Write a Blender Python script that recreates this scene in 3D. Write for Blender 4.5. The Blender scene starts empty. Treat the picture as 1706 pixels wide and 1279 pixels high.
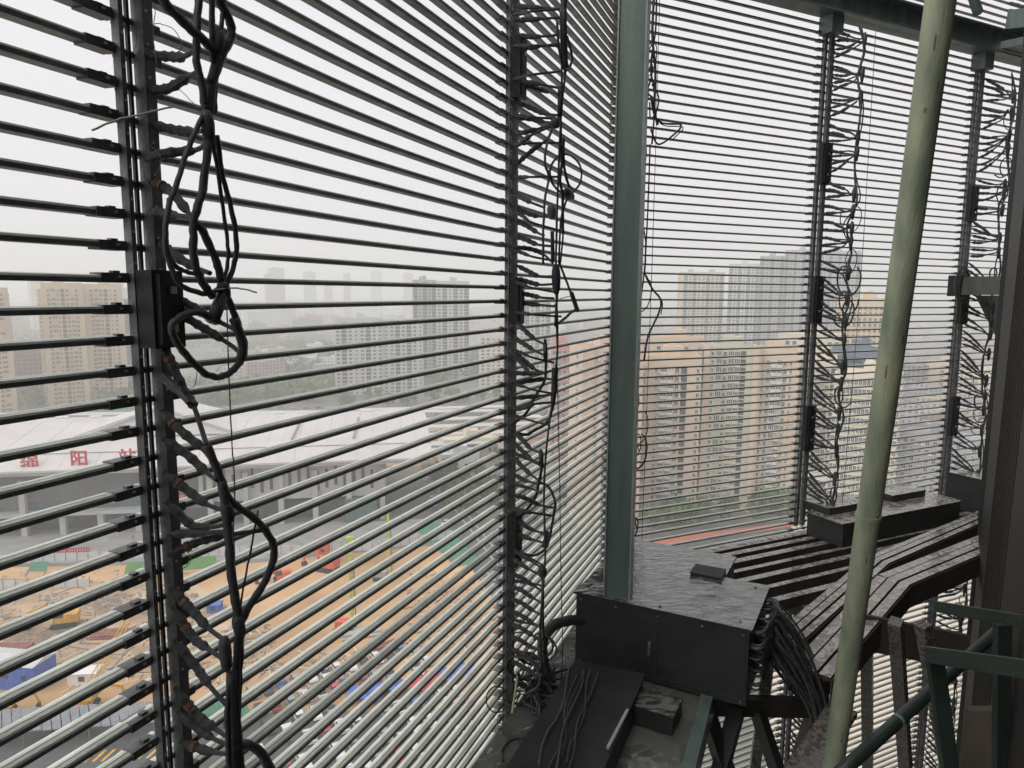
import bpy, math, random
from mathutils import Vector, Matrix, noise
random.seed(7)
S = bpy.context.scene
COL = S.collection
R = math.radians

# ---------------------------------------------------------------- camera, world, sun
HC = 80.0                                   # eye height above the street
F_PX = 1170.16
PIT, ROLL = R(7.353), R(0.4285)
cr, sr, cp, sp = math.cos(ROLL), math.sin(ROLL), math.cos(PIT), math.sin(PIT)
cam_d = bpy.data.cameras.new('camera')
cam_d.sensor_width = 36.0
cam_d.lens = 36.0 * F_PX / 1706.0
cam_d.clip_start = 0.05
cam_d.clip_end = 30000
cam = bpy.data.objects.new('camera', cam_d)
COL.objects.link(cam)
right = Vector((cr, sr * sp, sr * cp))
up = Vector((-sr, cr * sp, cr * cp))
fwd = Vector((0, cp, -sp))
cam.matrix_world = Matrix((
    (right.x, up.x, -fwd.x, 0), (right.y, up.y, -fwd.y, 0), (right.z, up.z, -fwd.z, HC), (0, 0, 0, 1)))
S.camera = cam

SUN_EL, SUN_AZ = 50, 236                    # azimuth clockwise from +Y
w = bpy.data.worlds.new('World'); S.world = w; w.use_nodes = True
nt = w.node_tree; nt.nodes.clear()
wo = nt.nodes.new('ShaderNodeOutputWorld'); bg = nt.nodes.new('ShaderNodeBackground')
sky = nt.nodes.new('ShaderNodeTexSky'); sky.sky_type = 'NISHITA'; sky.sun_disc = False
sky.sun_elevation = R(SUN_EL); sky.sun_rotation = R(SUN_AZ); sky.dust_density = 6; sky.air_density = 1.0
hs = nt.nodes.new('ShaderNodeHueSaturation'); hs.inputs['Saturation'].default_value = 0.12
mx = nt.nodes.new('ShaderNodeMix'); mx.data_type = 'RGBA'
mx.inputs[0].default_value = 0.86           # cloud cover: mostly an even pale overcast
mx.inputs[7].default_value = (7.35, 7.25, 7.45, 1)
nt.links.new(sky.outputs[0], hs.inputs['Color']); nt.links.new(hs.outputs[0], mx.inputs[6])
nt.links.new(mx.outputs[2], bg.inputs['Color']); nt.links.new(bg.outputs[0], wo.inputs['Surface'])
bg.inputs['Strength'].default_value = 0.1
sd = bpy.data.lights.new('sun', 'SUN'); sd.energy = 1.5; sd.angle = R(55); sd.color = (1, 0.96, 0.9)
sun = bpy.data.objects.new('sun', sd); COL.objects.link(sun)
sv = Vector((math.sin(R(SUN_AZ)) * math.cos(R(SUN_EL)), math.cos(R(SUN_AZ)) * math.cos(R(SUN_EL)), math.sin(R(SUN_EL))))
sun.rotation_euler = sv.to_track_quat('Z', 'Y').to_euler()
sun.location = (0, -40, 200)
S.view_settings.view_transform = 'Standard'; S.view_settings.look = 'None'
S.view_settings.exposure = 0.4; S.view_settings.gamma = 1.0; S.view_settings.use_curve_mapping = False
S.render.engine = 'CYCLES'
S.cycles.max_bounces = 8; S.cycles.diffuse_bounces = 3; S.cycles.glossy_bounces = 2
S.cycles.transmission_bounces = 2; S.cycles.volume_bounces = 6; S.cycles.transparent_max_bounces = 6
S.cycles.use_denoising = True

# ---------------------------------------------------------------- geometry helpers
def ray(x, y):
    u = (x - 853) / F_PX; v = (y - 639.5) / F_PX
    X = cr * u + sr * v; yd = -sr * u + cr * v
    return Vector((X, cp - yd * sp, -sp - yd * cp))
def G(x, y, z=0.0):                         # where the sight line meets the level z
    d = ray(x, y); return Vector((0, 0, HC)) + d * ((z - HC) / d.z)
def D(x, y, depth):                         # a point so far ahead
    d = ray(x, y); return Vector((0, 0, HC)) + d * (depth / d.y)
def az(x, d, y=640):                        # level distance d in the direction of column x
    r = ray(x, y); h = Vector((r.x, r.y, 0)).normalized(); return Vector((h.x * d, h.y * d, 0))
def ztop(x, y, d):
    r = ray(x, y); return HC + d * r.z / math.hypot(r.x, r.y)
eL = Vector((math.sin(R(22.83)), math.cos(R(22.83)), 0)); nL = Vector((eL.y, -eL.x, 0))
eR = Vector((math.sin(R(64.17)), math.cos(R(64.17)), 0)); nR = Vector((eR.y, -eR.x, 0))
C0 = Vector((1.1155, 7.9183, 0))            # the corner where both screens meet
DL, DR = -2.0442, -6.6412
UZ = Vector((0, 0, 1))
def PL(s, t, z): return C0 + eL * s + nL * t + UZ * (HC + z)
def PR(s, t, z): return C0 + eR * s + nR * t + UZ * (HC + z)
def onL(x, y, t):
    d = ray(x, y); return UZ * HC + d * ((DL + t) / (d.x * nL.x + d.y * nL.y))
def onR(x, y, t):
    d = ray(x, y); return UZ * HC + d * ((DR + t) / (d.x * nR.x + d.y * nR.y))

class MB:
    def __init__(s): s.v = []; s.f = []; s.m = []
    def quad(s, a, b, c, d, m=0):
        i = len(s.v); s.v += [tuple(a), tuple(b), tuple(c), tuple(d)]; s.f.append((i, i+1, i+2, i+3)); s.m.append(m)
    def hexa(s, p, m=0, top=None):          # 4 bottom then 4 top corners
        i = len(s.v); s.v += [tuple(q) for q in p]
        for k, f in enumerate(((3, 2, 1, 0), (4, 5, 6, 7), (0, 1, 5, 4), (1, 2, 6, 5), (2, 3, 7, 6), (3, 0, 4, 7))):
            s.f.append(tuple(i + j for j in f)); s.m.append(top if (k == 1 and top is not None) else m)
    def box(s, c, ax, ay, hx, hy, hz, m=0, top=None, azv=UZ):
        c = Vector(c); X = Vector(ax) * hx; Y = Vector(ay) * hy; Z = azv * hz
        s.hexa([c-X-Y-Z, c+X-Y-Z, c+X+Y-Z, c-X+Y-Z, c-X-Y+Z, c+X-Y+Z, c+X+Y+Z, c-X+Y+Z], m, top)
    def prism(s, pts, z0, z1, m=0, top=None):
        n = len(pts); i = len(s.v)
        s.v += [(p[0], p[1], z0) for p in pts] + [(p[0], p[1], z1) for p in pts]
        s.f.append(tuple(i + k for k in range(n))[::-1]); s.m.append(m)
        s.f.append(tuple(i + n + k for k in range(n))); s.m.append(m if top is None else top)
        for k in range(n):
            s.f.append((i+k, i+(k+1) % n, i+n+(k+1) % n, i+n+k)); s.m.append(m)
    def beam(s, a, b, w, h, m=0, side=None, top=None):   # rectangular bar from a to b
        a = Vector(a); b = Vector(b); d = (b - a).normalized()
        sd_ = d.cross(side if side else UZ)
        if sd_.length < 1e-4: sd_ = d.cross(Vector((1, 0, 0)))
        sd_.normalize(); u_ = sd_.cross(d).normalized()
        X = sd_ * (w / 2); Y = u_ * (h / 2)
        s.hexa([a-X-Y, a+X-Y, b+X-Y, b-X-Y, a-X+Y, a+X+Y, b+X+Y, b-X+Y], m, top)
    def tube(s, pts, r, n=6, m=0, caps=True):
        P = [Vector(p) for p in pts]; N = len(P)
        rr = r if isinstance(r, (list, tuple)) else [r] * N
        i0 = len(s.v); prev = None
        for k in range(N):
            d = (P[min(k+1, N-1)] - P[max(k-1, 0)])
            d = d.normalized() if d.length > 1e-9 else Vector((0, 0, 1))
            if prev is None:
                a = d.cross(Vector((0.3, 0.2, 1)) if abs(d.z) < .9 else Vector((1, 0.1, 0))).normalized()
            else:
                a = prev - d * prev.dot(d)
                a = a.normalized() if a.length > 1e-6 else d.orthogonal().normalized()
            prev = a; b = d.cross(a)
            for j in range(n):
                t = 2 * math.pi * j / n
                s.v.append(tuple(P[k] + (a * math.cos(t) + b * math.sin(t)) * rr[k]))
        for k in range(N - 1):
            for j in range(n):
                q = i0 + k * n + j; q2 = i0 + k * n + (j + 1) % n
                s.f.append((q, q2, q2 + n, q + n)); s.m.append(m)
        if caps:
            s.f.append(tuple(i0 + j for j in range(n))[::-1]); s.m.append(m)
            s.f.append(tuple(i0 + (N-1)*n + j for j in range(n))); s.m.append(m)
    def mesh(s, name, mats, smooth=False):
        me = bpy.data.meshes.new(name); me.from_pydata(s.v, [], s.f)
        for mt in (mats if isinstance(mats, (list, tuple)) else [mats]): me.materials.append(mt)
        me.polygons.foreach_set('material_index', s.m)
        if smooth: me.polygons.foreach_set('use_smooth', [True] * len(s.f))
        me.update(); return me
    def obj(s, name, mats, parent=None, smooth=False, kind=None, label=None, cat=None, group=None, loc=None):
        return link(name, s.mesh(name, mats, smooth), parent, kind, label, cat, group, loc)
def link(name, me, parent=None, kind=None, label=None, cat=None, group=None, loc=None):
    o = bpy.data.objects.new(name, me); COL.objects.link(o)
    if parent: o.parent = parent
    if loc is not None: o.location = loc
    if kind: o['kind'] = kind
    if label: o['label'] = label
    if cat: o['category'] = cat
    if group: o['group'] = group
    return o
def thing(name, label, cat, group=None, loc=None, rz=0):
    o = link(name, None, None, None, label, cat, group, loc); o.rotation_euler.z = rz
    o.empty_display_size = 0.2
    return o
def dup(o, loc, rz=0, label=None, sc=None):
    n = o.copy(); COL.objects.link(n); n.location = loc; n.rotation_euler = (0, 0, rz)
    if sc: n.scale = sc
    if label: n['label'] = label
    for ch in list(o.children):
        c = ch.copy(); COL.objects.link(c); c.parent = n
        for g in list(ch.children):
            d = g.copy(); COL.objects.link(d); d.parent = c
    return n
def smooth_path(P, k=4):
    P = [Vector(p) for p in P]
    if len(P) < 3: return P
    Q = [P[0] * 2 - P[1]] + P + [P[-1] * 2 - P[-2]]; out = []
    for i in range(1, len(Q) - 2):
        a, b, c, d = Q[i-1], Q[i], Q[i+1], Q[i+2]
        for j in range(k):
            t = j / k
            out.append(0.5 * ((2*b) + (c-a)*t + (2*a-5*b+4*c-d)*t*t + (3*b-a-3*c+d)*t**3))
    out.append(P[-1]); return out

# ---------------------------------------------------------------- materials
def mat(name, col, rough=0.6, metal=0.0, var=0.15, scale=3.0, bump=0.0, bscale=40.0, spec=0.5, detail=4.0, col2=None, coords='Object', stretch=None, coat=0.0):
    m = bpy.data.materials.new(name); m.use_nodes = True; n = m.node_tree.nodes; l = m.node_tree.links
    b = n['Principled BSDF']; b.inputs['Roughness'].default_value = rough; b.inputs['Metallic'].default_value = metal
    b.inputs['Specular IOR Level'].default_value = spec
    if coat: b.inputs['Coat Weight'].default_value = coat; b.inputs['Coat Roughness'].default_value = 0.08
    tc = n.new('ShaderNodeTexCoord'); mp = n.new('ShaderNodeMapping'); l.new(tc.outputs[coords], mp.inputs[0])
    if stretch: mp.inputs['Scale'].default_value = stretch
    nz = n.new('ShaderNodeTexNoise'); nz.inputs['Scale'].default_value = scale; nz.inputs['Detail'].default_value = detail
    l.new(mp.outputs[0], nz.inputs['Vector'])
    rp = n.new('ShaderNodeValToRGB'); l.new(nz.outputs['Fac'], rp.inputs[0])
    c1 = [max(0, c * (1 - var)) for c in col[:3]]; c2 = [c * (1 + var) for c in (col2 or col)[:3]]
    rp.color_ramp.elements[0].position = 0.35; rp.color_ramp.elements[1].position = 0.68
    rp.color_ramp.elements[0].color = (*c1, 1); rp.color_ramp.elements[1].color = (*c2, 1)
    l.new(rp.outputs[0], b.inputs['Base Color'])
    if bump:
        n2 = n.new('ShaderNodeTexNoise'); n2.inputs['Scale'].default_value = bscale; n2.inputs['Detail'].default_value = 3
        l.new(mp.outputs[0], n2.inputs['Vector'])
        bp = n.new('ShaderNodeBump'); bp.inputs['Strength'].default_value = bump; bp.inputs['Distance'].default_value = 0.02
        l.new(n2.outputs['Fac'], bp.inputs['Height']); l.new(bp.outputs[0], b.inputs['Normal'])
    return m
def wet_mat(name, col, scale=7.0, lo=0.05, hi=0.55, dist=0.01, stretch=None, film=0, con=1.0):
    m = bpy.data.materials.new(name); m.use_nodes = True; n = m.node_tree.nodes; l = m.node_tree.links
    b = n['Principled BSDF']; tc = n.new('ShaderNodeTexCoord'); mp = n.new('ShaderNodeMapping'); l.new(tc.outputs['Object'], mp.inputs[0])
    if stretch: mp.inputs['Scale'].default_value = stretch
    nz = n.new('ShaderNodeTexNoise'); nz.inputs['Scale'].default_value = scale; nz.inputs['Detail'].default_value = 5; nz.inputs['Distortion'].default_value = 1.2
    l.new(mp.outputs[0], nz.inputs[0])
    rp = n.new('ShaderNodeValToRGB'); l.new(nz.outputs['Fac'], rp.inputs[0])
    rp.color_ramp.elements[0].position = .46; rp.color_ramp.elements[1].position = .54
    rp.color_ramp.elements[0].color = (lo,) * 3 + (1,); rp.color_ramp.elements[1].color = (hi,) * 3 + (1,)
    l.new(rp.outputs[0], b.inputs['Roughness'])
    rc = n.new('ShaderNodeValToRGB'); l.new(nz.outputs['Fac'], rc.inputs[0])
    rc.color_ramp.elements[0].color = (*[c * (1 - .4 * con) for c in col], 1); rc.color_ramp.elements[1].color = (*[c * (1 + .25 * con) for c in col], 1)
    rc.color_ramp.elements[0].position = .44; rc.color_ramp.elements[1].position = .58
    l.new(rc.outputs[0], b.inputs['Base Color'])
    bp = n.new('ShaderNodeBump'); bp.inputs['Strength'].default_value = 0.5; bp.inputs['Distance'].default_value = dist
    l.new(nz.outputs['Fac'], bp.inputs['Height']); l.new(bp.outputs[0], b.inputs['Normal'])
    b.inputs['Specular IOR Level'].default_value = 0.8
    if film:
        n3 = n.new('ShaderNodeTexNoise'); n3.inputs['Scale'].default_value = 3.5; n3.inputs['Detail'].default_value = 1.5; n3.inputs['Distortion'].default_value = 2.0; l.new(mp.outputs[0], n3.inputs[0])
        b3 = n.new('ShaderNodeBump'); b3.inputs['Strength'].default_value = 0.9; b3.inputs['Distance'].default_value = 0.02; l.new(n3.outputs['Fac'], b3.inputs['Height']); l.new(b3.outputs[0], b.inputs['Coat Normal'])
    if film: b.inputs['Coat Weight'].default_value = film; b.inputs['Coat Roughness'].default_value = .02; b.inputs['Coat IOR'].default_value = 2.0
    return m
def window_mat(name, wall, glass, cw=3.2, ch=3.0, fill=(0.5, 0.5), off=0.35, glassrough=0.3):
    """distant facade: rows of window openings too small to model one by one"""
    m = bpy.data.materials.new(name); m.use_nodes = True; n = m.node_tree.nodes; l = m.node_tree.links
    b = n['Principled BSDF']; b.inputs['Roughness'].default_value = 0.7
    tc = n.new('ShaderNodeTexCoord'); sx = n.new('ShaderNodeSeparateXYZ'); l.new(tc.outputs['Object'], sx.inputs[0])
    def M(op, a, bb=None):
        k = n.new('ShaderNodeMath'); k.operation = op
        for i, q in enumerate((a, bb)):
            if q is None: continue
            if isinstance(q, (int, float)): k.inputs[i].default_value = q
            else: l.new(q, k.inputs[i])
        return k.outputs[0]
    s_ = M('ADD', sx.outputs['X'], sx.outputs['Y'])
    fx = M('FRACT', M('DIVIDE', M('ADD', s_, 500.0), cw)); fz = M('FRACT', M('DIVIDE', sx.outputs['Z'], ch))
    wx = M('LESS_THAN', M('ABSOLUTE', M('SUBTRACT', fx, 0.5)), fill[0] / 2)
    wz = M('LESS_THAN', M('ABSOLUTE', M('SUBTRACT', fz, 0.55)), fill[1] / 2)
    k = M('MULTIPLY', wx, wz)
    ge = n.new('ShaderNodeNewGeometry'); sn = n.new('ShaderNodeSeparateXYZ'); l.new(ge.outputs['Normal'], sn.inputs[0])
    k = M('MULTIPLY', k, M('LESS_THAN', M('ABSOLUTE', sn.outputs['Z']), 0.5))
    oi = n.new('ShaderNodeObjectInfo'); hv = n.new('ShaderNodeHueSaturation')
    hv.inputs['Color'].default_value = (*wall, 1)
    mr = n.new('ShaderNodeMapRange'); mr.inputs[3].default_value = 0.75; mr.inputs[4].default_value = 1.2
    l.new(oi.outputs['Random'], mr.inputs[0]); l.new(mr.outputs[0], hv.inputs['Value'])
    nz = n.new('ShaderNodeTexNoise'); nz.inputs['Scale'].default_value = 0.15; l.new(tc.outputs['Object'], nz.inputs[0])
    mr2 = n.new('ShaderNodeMapRange'); mr2.inputs[3].default_value = 0.6; mr2.inputs[4].default_value = 1.4; l.new(nz.outputs['Fac'], mr2.inputs[0])
    l.new(mr2.outputs[0], hv.inputs['Saturation'])
    mxx = n.new('ShaderNodeMix'); mxx.data_type = 'RGBA'; l.new(k, mxx.inputs[0]); l.new(hv.outputs[0], mxx.inputs[6])
    mxx.inputs[7].default_value = (*glass, 1); l.new(mxx.outputs[2], b.inputs['Base Color'])
    return m

M_slat_shade = mat('slat_aluminium_painted_shade', (0.20, 0.204, 0.21), 0.45, 0.3, 0.3, 9, 0.3, 120)  # slat fronts and undersides, shade painted in as a darker colour
M_slat_lit = mat('slat_wet_top_painted_lit', (0.68, 0.72, 0.64), 0.3, 0.0, 0.16, 5, 0.22, 60, 0.6, detail=9)  # wet slat tops, with light from the sky painted into the pale colour
M_steel = mat('upright_galvanised', (0.20, 0.205, 0.21), 0.5, 0.4, 0.35, 12, 0.2, 80)
M_clip = mat('clip_grey_plastic', (0.12, 0.123, 0.126), 0.4, 0, 0.3, 20)
M_cable = mat('cable_black_rubber', (0.055, 0.058, 0.063), 0.42, 0, 0.3, 30, 0.3, 200)
M_cableblue = mat('cable_blue_tape', (0.05, 0.068, 0.088), 0.5, 0, 0.3, 30)
M_tape = mat('orange_tape', (0.22, 0.10, 0.055), 0.6, 0, 0.4, 60)
M_tie = mat('zip_tie_white_plastic', (0.62, 0.6, 0.56), 0.4, 0, 0.05, 30)
M_green = mat('green_painted_steel', (0.105, 0.155, 0.14), 0.45, 0.0, 0.22, 6, 0.2, 90, coat=0.2, col2=(0.125, 0.17, 0.155), stretch=(1, 1, .15), detail=9)
M_darkgreen = mat('dark_green_steel', (0.014, 0.023, 0.019), 0.45, 0.0, 0.2, 4, 0.15, 60)
M_pipe = mat('pipe_pale_green_paint', (0.20, 0.245, 0.18), 0.42, 0.0, 0.2, 9, 0.25, 90, coat=0.15, stretch=(1, 1, .25), col2=(0.28, 0.295, 0.20), detail=10)
M_bolt_dot = mat('zinc_bolt_light_dot', (0.75, 0.76, 0.76), 0.3, 0.7, 0.1, 60)  # also colours the painted dots of daylight on the uprights
M_blackbox = mat('cabinet_black_steel', (0.022, 0.025, 0.024), 0.55, 0.0, 0.25, 4, 0.15, 50)
M_wettop_refl = wet_mat('cabinet_wet_top_painted_refl', (0.14, 0.145, 0.13), 4.5, .04, .35, .004, stretch=(1, 2.2, 1), film=.8, con=1.8)  # pale patches paint slat reflections into the wet top's base colour
M_wetplate = wet_mat('platform_wet_steel', (0.13, 0.135, 0.12), 2.5, 0.06, 0.5, 0.003, film=.6, con=.3)
M_rail_sheen = wet_mat('walkway_rail_wet_painted_sheen', (0.42, 0.39, 0.35), 9.0, 0.08, 0.6, 0.004, film=.6)  # wet upper faces, sky reflection painted in as a paler base colour
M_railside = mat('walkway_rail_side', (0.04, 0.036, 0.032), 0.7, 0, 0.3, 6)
M_wallglass = mat('curtain_wall_dark_glass', (0.009, 0.008, 0.007), 0.55, 0.0, 0.3, 1, spec=0.25)
M_wallframe = mat('curtain_wall_bronze_frame', (0.03, 0.025, 0.02), 0.4, 0.1, 0.2, 2)
M_grayarm = mat('bracket_grey_paint', (0.13, 0.125, 0.115), 0.5, 0.2, 0.15, 5, 0.1, 60)

# ---------------------------------------------------------------- ground and setting
import colorsys
def flat(name, pts, z, m, kind='structure', label=None, cat=None, parent=None):
    b = MB(); i = len(b.v); b.v += [(p[0], p[1], z) for p in pts]; b.f.append(tuple(range(len(pts)))); b.m.append(0)
    me = b.mesh(name, m)
    if me.polygons[0].normal.z < 0: me.flip_normals()
    return link(name, me, parent, kind, label, cat)
M_ground = mat('city_ground', (0.10, 0.115, 0.085), 0.9, 0, 0.35, 0.012, col2=(0.17, 0.165, 0.14), detail=8)
M_site = mat('construction_clay', (0.38, 0.225, 0.105), 0.9, 0, 0.12, 0.035, 0.5, 0.6, col2=(0.56, 0.36, 0.19), detail=12)
M_mud = mat('construction_grey_mud', (0.29, 0.20, 0.13), 0.85, 0, 0.35, 0.08, 0.5, 0.8, col2=(0.42, 0.30, 0.19), detail=12)
M_asph = mat('asphalt_damp', (0.075, 0.078, 0.08), 0.6, 0, 0.25, 0.12, detail=8)
M_pave = mat('pale_paving', (0.27, 0.27, 0.26), 0.8, 0, 0.15, 0.2, detail=8)
M_white = mat('white_paint', (0.72, 0.72, 0.70), 0.6, 0, 0.05, 1)
M_roofw = mat('station_white_metal_roof', (0.54, 0.52, 0.51), 0.55, 0, 0.06, 0.08, detail=8)
M_roofg = mat('grey_metal_roof', (0.28, 0.29, 0.3), 0.6, 0, 0.15, 0.3)
M_concrete = mat('pale_concrete', (0.42, 0.42, 0.40), 0.8, 0, 0.1, 0.2)
M_stone = mat('station_grey_stone', (0.42, 0.42, 0.42), 0.75, 0, 0.1, 0.3)
M_dglass = mat('dark_glass', (0.035, 0.045, 0.05), 0.15, 0, 0.3, 0.5, spec=0.7)
M_tealglass = mat('teal_glass', (0.06, 0.13, 0.14), 0.2, 0, 0.2, 0.5, spec=0.6)
M_red = mat('red_paint', (0.50, 0.03, 0.04), 0.5, 0, 0.15, 1)
M_yellow = mat('machine_yellow', (0.62, 0.34, 0.04), 0.45, 0, 0.2, 1)
M_orange = mat('machine_orange_red', (0.62, 0.10, 0.04), 0.45, 0, 0.2, 1)
M_lime = mat('rig_lime_green', (0.42, 0.50, 0.08), 0.5, 0, 0.25, 1)
M_blue = mat('blue_sheet', (0.05, 0.12, 0.45), 0.5, 0, 0.2, 1)
M_bluer = mat('blue_metal_roof', (0.11, 0.15, 0.21), 0.5, 0, 0.2, .4)
M_teal = mat('green_mesh_cover', (0.05, 0.20, 0.12), 0.8, 0, 0.2, .3)
M_lawn = mat('artificial_grass', (0.07, 0.20, 0.05), 0.9, 0, 0.2, 0.8)
M_rust = mat('rusty_steel', (0.25, 0.10, 0.08), 0.8, 0, 0.3, 0.8)
M_tyre = mat('tyre_rubber', (0.02, 0.02, 0.02), 0.9, 0, 0.2, 4)
M_netw = mat('white_hoarding', (0.55, 0.55, 0.56), 0.7, 0, 0.1, .5)
M_leaf = mat('foliage_green', (0.06, 0.12, 0.025), 0.7, 0, 0.3, 0.25, col2=(0.14, 0.22, 0.05), detail=6, spec=.3)
M_leafd = mat('foliage_dark', (0.045, 0.095, 0.03), 0.7, 0, 0.3, 0.1, col2=(0.10, 0.17, 0.05), detail=6, spec=.3)
M_bark = mat('bark', (0.09, 0.07, 0.05), 0.9, 0, 0.3, 2)

b = MB()
NG = 40
for i in range(NG):
    for j in range(NG):
        x0 = -9000 + 18000 * i / NG; x1 = -9000 + 18000 * (i + 1) / NG; y0 = -6000 + 18000 * j / NG; y1 = -6000 + 18000 * (j + 1) / NG
        b.quad((x0, y0, 0), (x1, y0, 0), (x1, y1, 0), (x0, y1, 0))
b.obj('ground', M_ground, kind='structure')
def gp(*pts): return [G(x, y) for x, y in pts]
flat('construction_ground', gp((-330, 1010), (0, 945), (420, 938), (760, 905), (850, 960), (905, 1080), (905, 1180), (560, 1185), (0, 1195), (-420, 1195)), 0.03, M_site)
flat('muddy_ground', gp((-200, 960), (60, 965), (330, 975), (420, 1040), (330, 1110), (60, 1130), (-300, 1110)), 0.06, M_mud)
flat('forecourt', gp((-300, 885), (0, 878), (640, 868), (780, 860), (800, 895), (420, 932), (0, 940), (-330, 990)), 0.05, M_pave)
flat('road', gp((700, 775), (735, 772), (815, 880), (930, 1010), (1010, 1130), (960, 1279), (880, 1279), (905, 1130), (830, 1010), (745, 890)), 0.09, M_asph)
flat('parking_road', gp((-500, 1215), (0, 1206), (500, 1196), (900, 1186), (960, 1279), (960, 1500), (-600, 1500)), 0.08, M_asph)
flat('boulevard', gp((1040, 885), (1660, 842), (1700, 880), (1700, 960), (1040, 960)), 0.07, M_asph)
flat('pale_yard', gp((1300, 960), (1340, 780), (1720, 760), (1800, 900), (1900, 1500), (1260, 1500)), 0.11, mat('pale_yard_concrete', (0.60, 0.52, 0.42), 0.85, 0, 0.12, 0.1, detail=8))
flat('red_running_strip', gp((1040, 905), (1200, 885), (1330, 868), (1330, 876), (1200, 895), (1040, 918)), 0.13, mat('red_paving', (0.42, 0.12, 0.07), 0.8, 0, 0.15, .5))
for k, (p, q) in enumerate((((712, 790), (905, 1040)), ((722, 786), (920, 1035)))):
    a_, b_ = G(*p), G(*q); dd = (b_ - a_).normalized(); nn = Vector((-dd.y, dd.x, 0)) * .12
    flat('lane_marking', [a_ - nn, a_ + nn, b_ + nn, b_ - nn], 0.12, M_white)

# hills far away
def hill(cx, cy, w_, d_, h_, seed, m):
    b = MB(); n = 36; k = 10
    for i in range(n + 1):
        for j in range(k + 1):
            u = i / n; v = j / k
            x = (u - .5) * w_; y = (v - .5) * d_
            hgt = h_ * math.sin(math.pi * u) ** .7 * math.sin(math.pi * v) * (0.65 + 0.5 * noise.noise(Vector((u * 5 + seed, v * 3, seed)))+ .15 * noise.noise(Vector((u * 24, v * 9, seed))))
            b.v.append((x, y, max(-2, hgt - 1)))
    for i in range(n):
        for j in range(k):
            a = i * (k + 1) + j; b.f.append((a, a + k + 1, a + k + 2, a + 1)); b.m.append(0)
    o = b.obj('hill', m, smooth=True, kind='structure', loc=(cx, cy, 0)); o.rotation_euler.z = -math.atan2(cx, cy)
for cx, cy, w_, d_, h_, sd_ in ((200, 2100, 1300, 500, 62, 1.3), (1150, 2300, 1500, 600, 82, 4.1), (2300, 2500, 1800, 700, 86, 7.7), (-1500, 2900, 2200, 700, 78, 2.2), (500, 4200, 5000, 900, 110, 9.1), (1600, 1500, 900, 400, 48, 5.5)):
    hill(cx, cy, w_, d_, h_, sd_, M_leafd)

# ---------------------------------------------------------------- trees
def crown_mesh(nm, rad, hgt, n, m, sz, seed):
    rnd = random.Random(seed); b = MB()
    lobes = [(rnd.uniform(-.5, .5) * rad, rnd.uniform(-.5, .5) * rad, rnd.uniform(.25, .8) * hgt, rnd.uniform(.35, .6) * rad) for _ in range(7)]
    for _ in range(n):
        lx, ly, lz, lr = rnd.choice(lobes)
        a = rnd.uniform(0, 6.283); c_ = rnd.uniform(-1, 1); q = math.sqrt(1 - c_ * c_); rr = lr * rnd.uniform(.6, 1.08)
        p = Vector((lx + math.cos(a) * q * rr, ly + math.sin(a) * q * rr, lz + c_ * rr * .85))
        u_ = Vector((rnd.gauss(0, 1), rnd.gauss(0, 1), rnd.gauss(0, 1))).normalized(); v_ = u_.orthogonal().normalized(); k = sz * rnd.uniform(.6, 1.4)
        b.quad(p - u_ * k, p + v_ * k * .6, p + u_ * k, p - v_ * k * .6)
    return b.mesh(nm, m)
def make_tree(rad, hgt, seed, m=M_leaf, label='', group=''):
    t = thing('tree', label, 'tree', group, (0, 0, 0))
    b = MB(); b.tube([(0, 0, 0), (.1, 0, hgt * .35), (.2, .1, hgt * .7)], [.28, .2, .07], 5)
    for k in range(4):
        a = k * 1.6 + seed; b.tube([(.05, 0, hgt * .3), (math.cos(a) * rad * .5, math.sin(a) * rad * .5, hgt * .6)], [.12, .04], 4)
    b.obj('trunk', M_bark, t)
    link('crown', crown_mesh('crown', rad, hgt, 420, m, .55, seed), t)
    return t
tl = 'leafy green street tree beside the road left of the steel post'
tproto = [make_tree(3.6, 8, 1, M_leaf, tl, 'street trees'), make_tree(4.6, 9.5, 2, M_leafd, tl, 'street trees'), make_tree(3.0, 7, 3, M_leaf, tl, 'street trees')]
spots = []
rt = random.Random(11)
def scatter(poly_px, n, lab, grp):
    for _ in range(n):
        a, b_ = rt.random(), rt.random()
        p0, p1, p2, p3 = poly_px
        x = (p0[0] * (1-a) + p1[0] * a) * (1-b_) + (p3[0] * (1-a) + p2[0] * a) * b_
        y = (p0[1] * (1-a) + p1[1] * a) * (1-b_) + (p3[1] * (1-a) + p2[1] * a) * b_
        spots.append((G(x, y), lab, grp))
scatter([(715, 800), (830, 790), (850, 850), (760, 850)], 26, 'leafy green tree beside the road below the cream housing block', 'trees below the cream block')
scatter([(850, 840), (1000, 800), (1000, 850), (880, 890)], 14, 'green tree in the yard left of the steel post', 'trees left of the post')
scatter([(1070, 866), (1320, 846), (1320, 858), (1070, 880)], 22, 'green tree at the foot of the peach residential towers', 'trees at the foot of the peach towers')
scatter([(1380, 800), (1500, 775), (1500, 785), (1380, 815)], 8, 'green tree in front of the office block with gridded windows', 'trees in front of the office block')
scatter([(1520, 760), (1650, 740), (1660, 800), (1520, 815)], 10, 'green tree among the low buildings near the right edge', 'trees near the right edge')
scatter([(560, 668), (830, 652), (830, 668), (560, 682)], 30, 'round green tree behind the station platforms', 'trees behind the platforms')
for i, (p, lab, grp) in enumerate(spots):
    o = dup(tproto[i % 3], p, rt.uniform(0, 6.28), lab, [rt.uniform(.75, 1.3)] * 3); o['group'] = grp
for k, t in enumerate(tproto): t.location = G(740 + 26 * k, 858)
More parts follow.
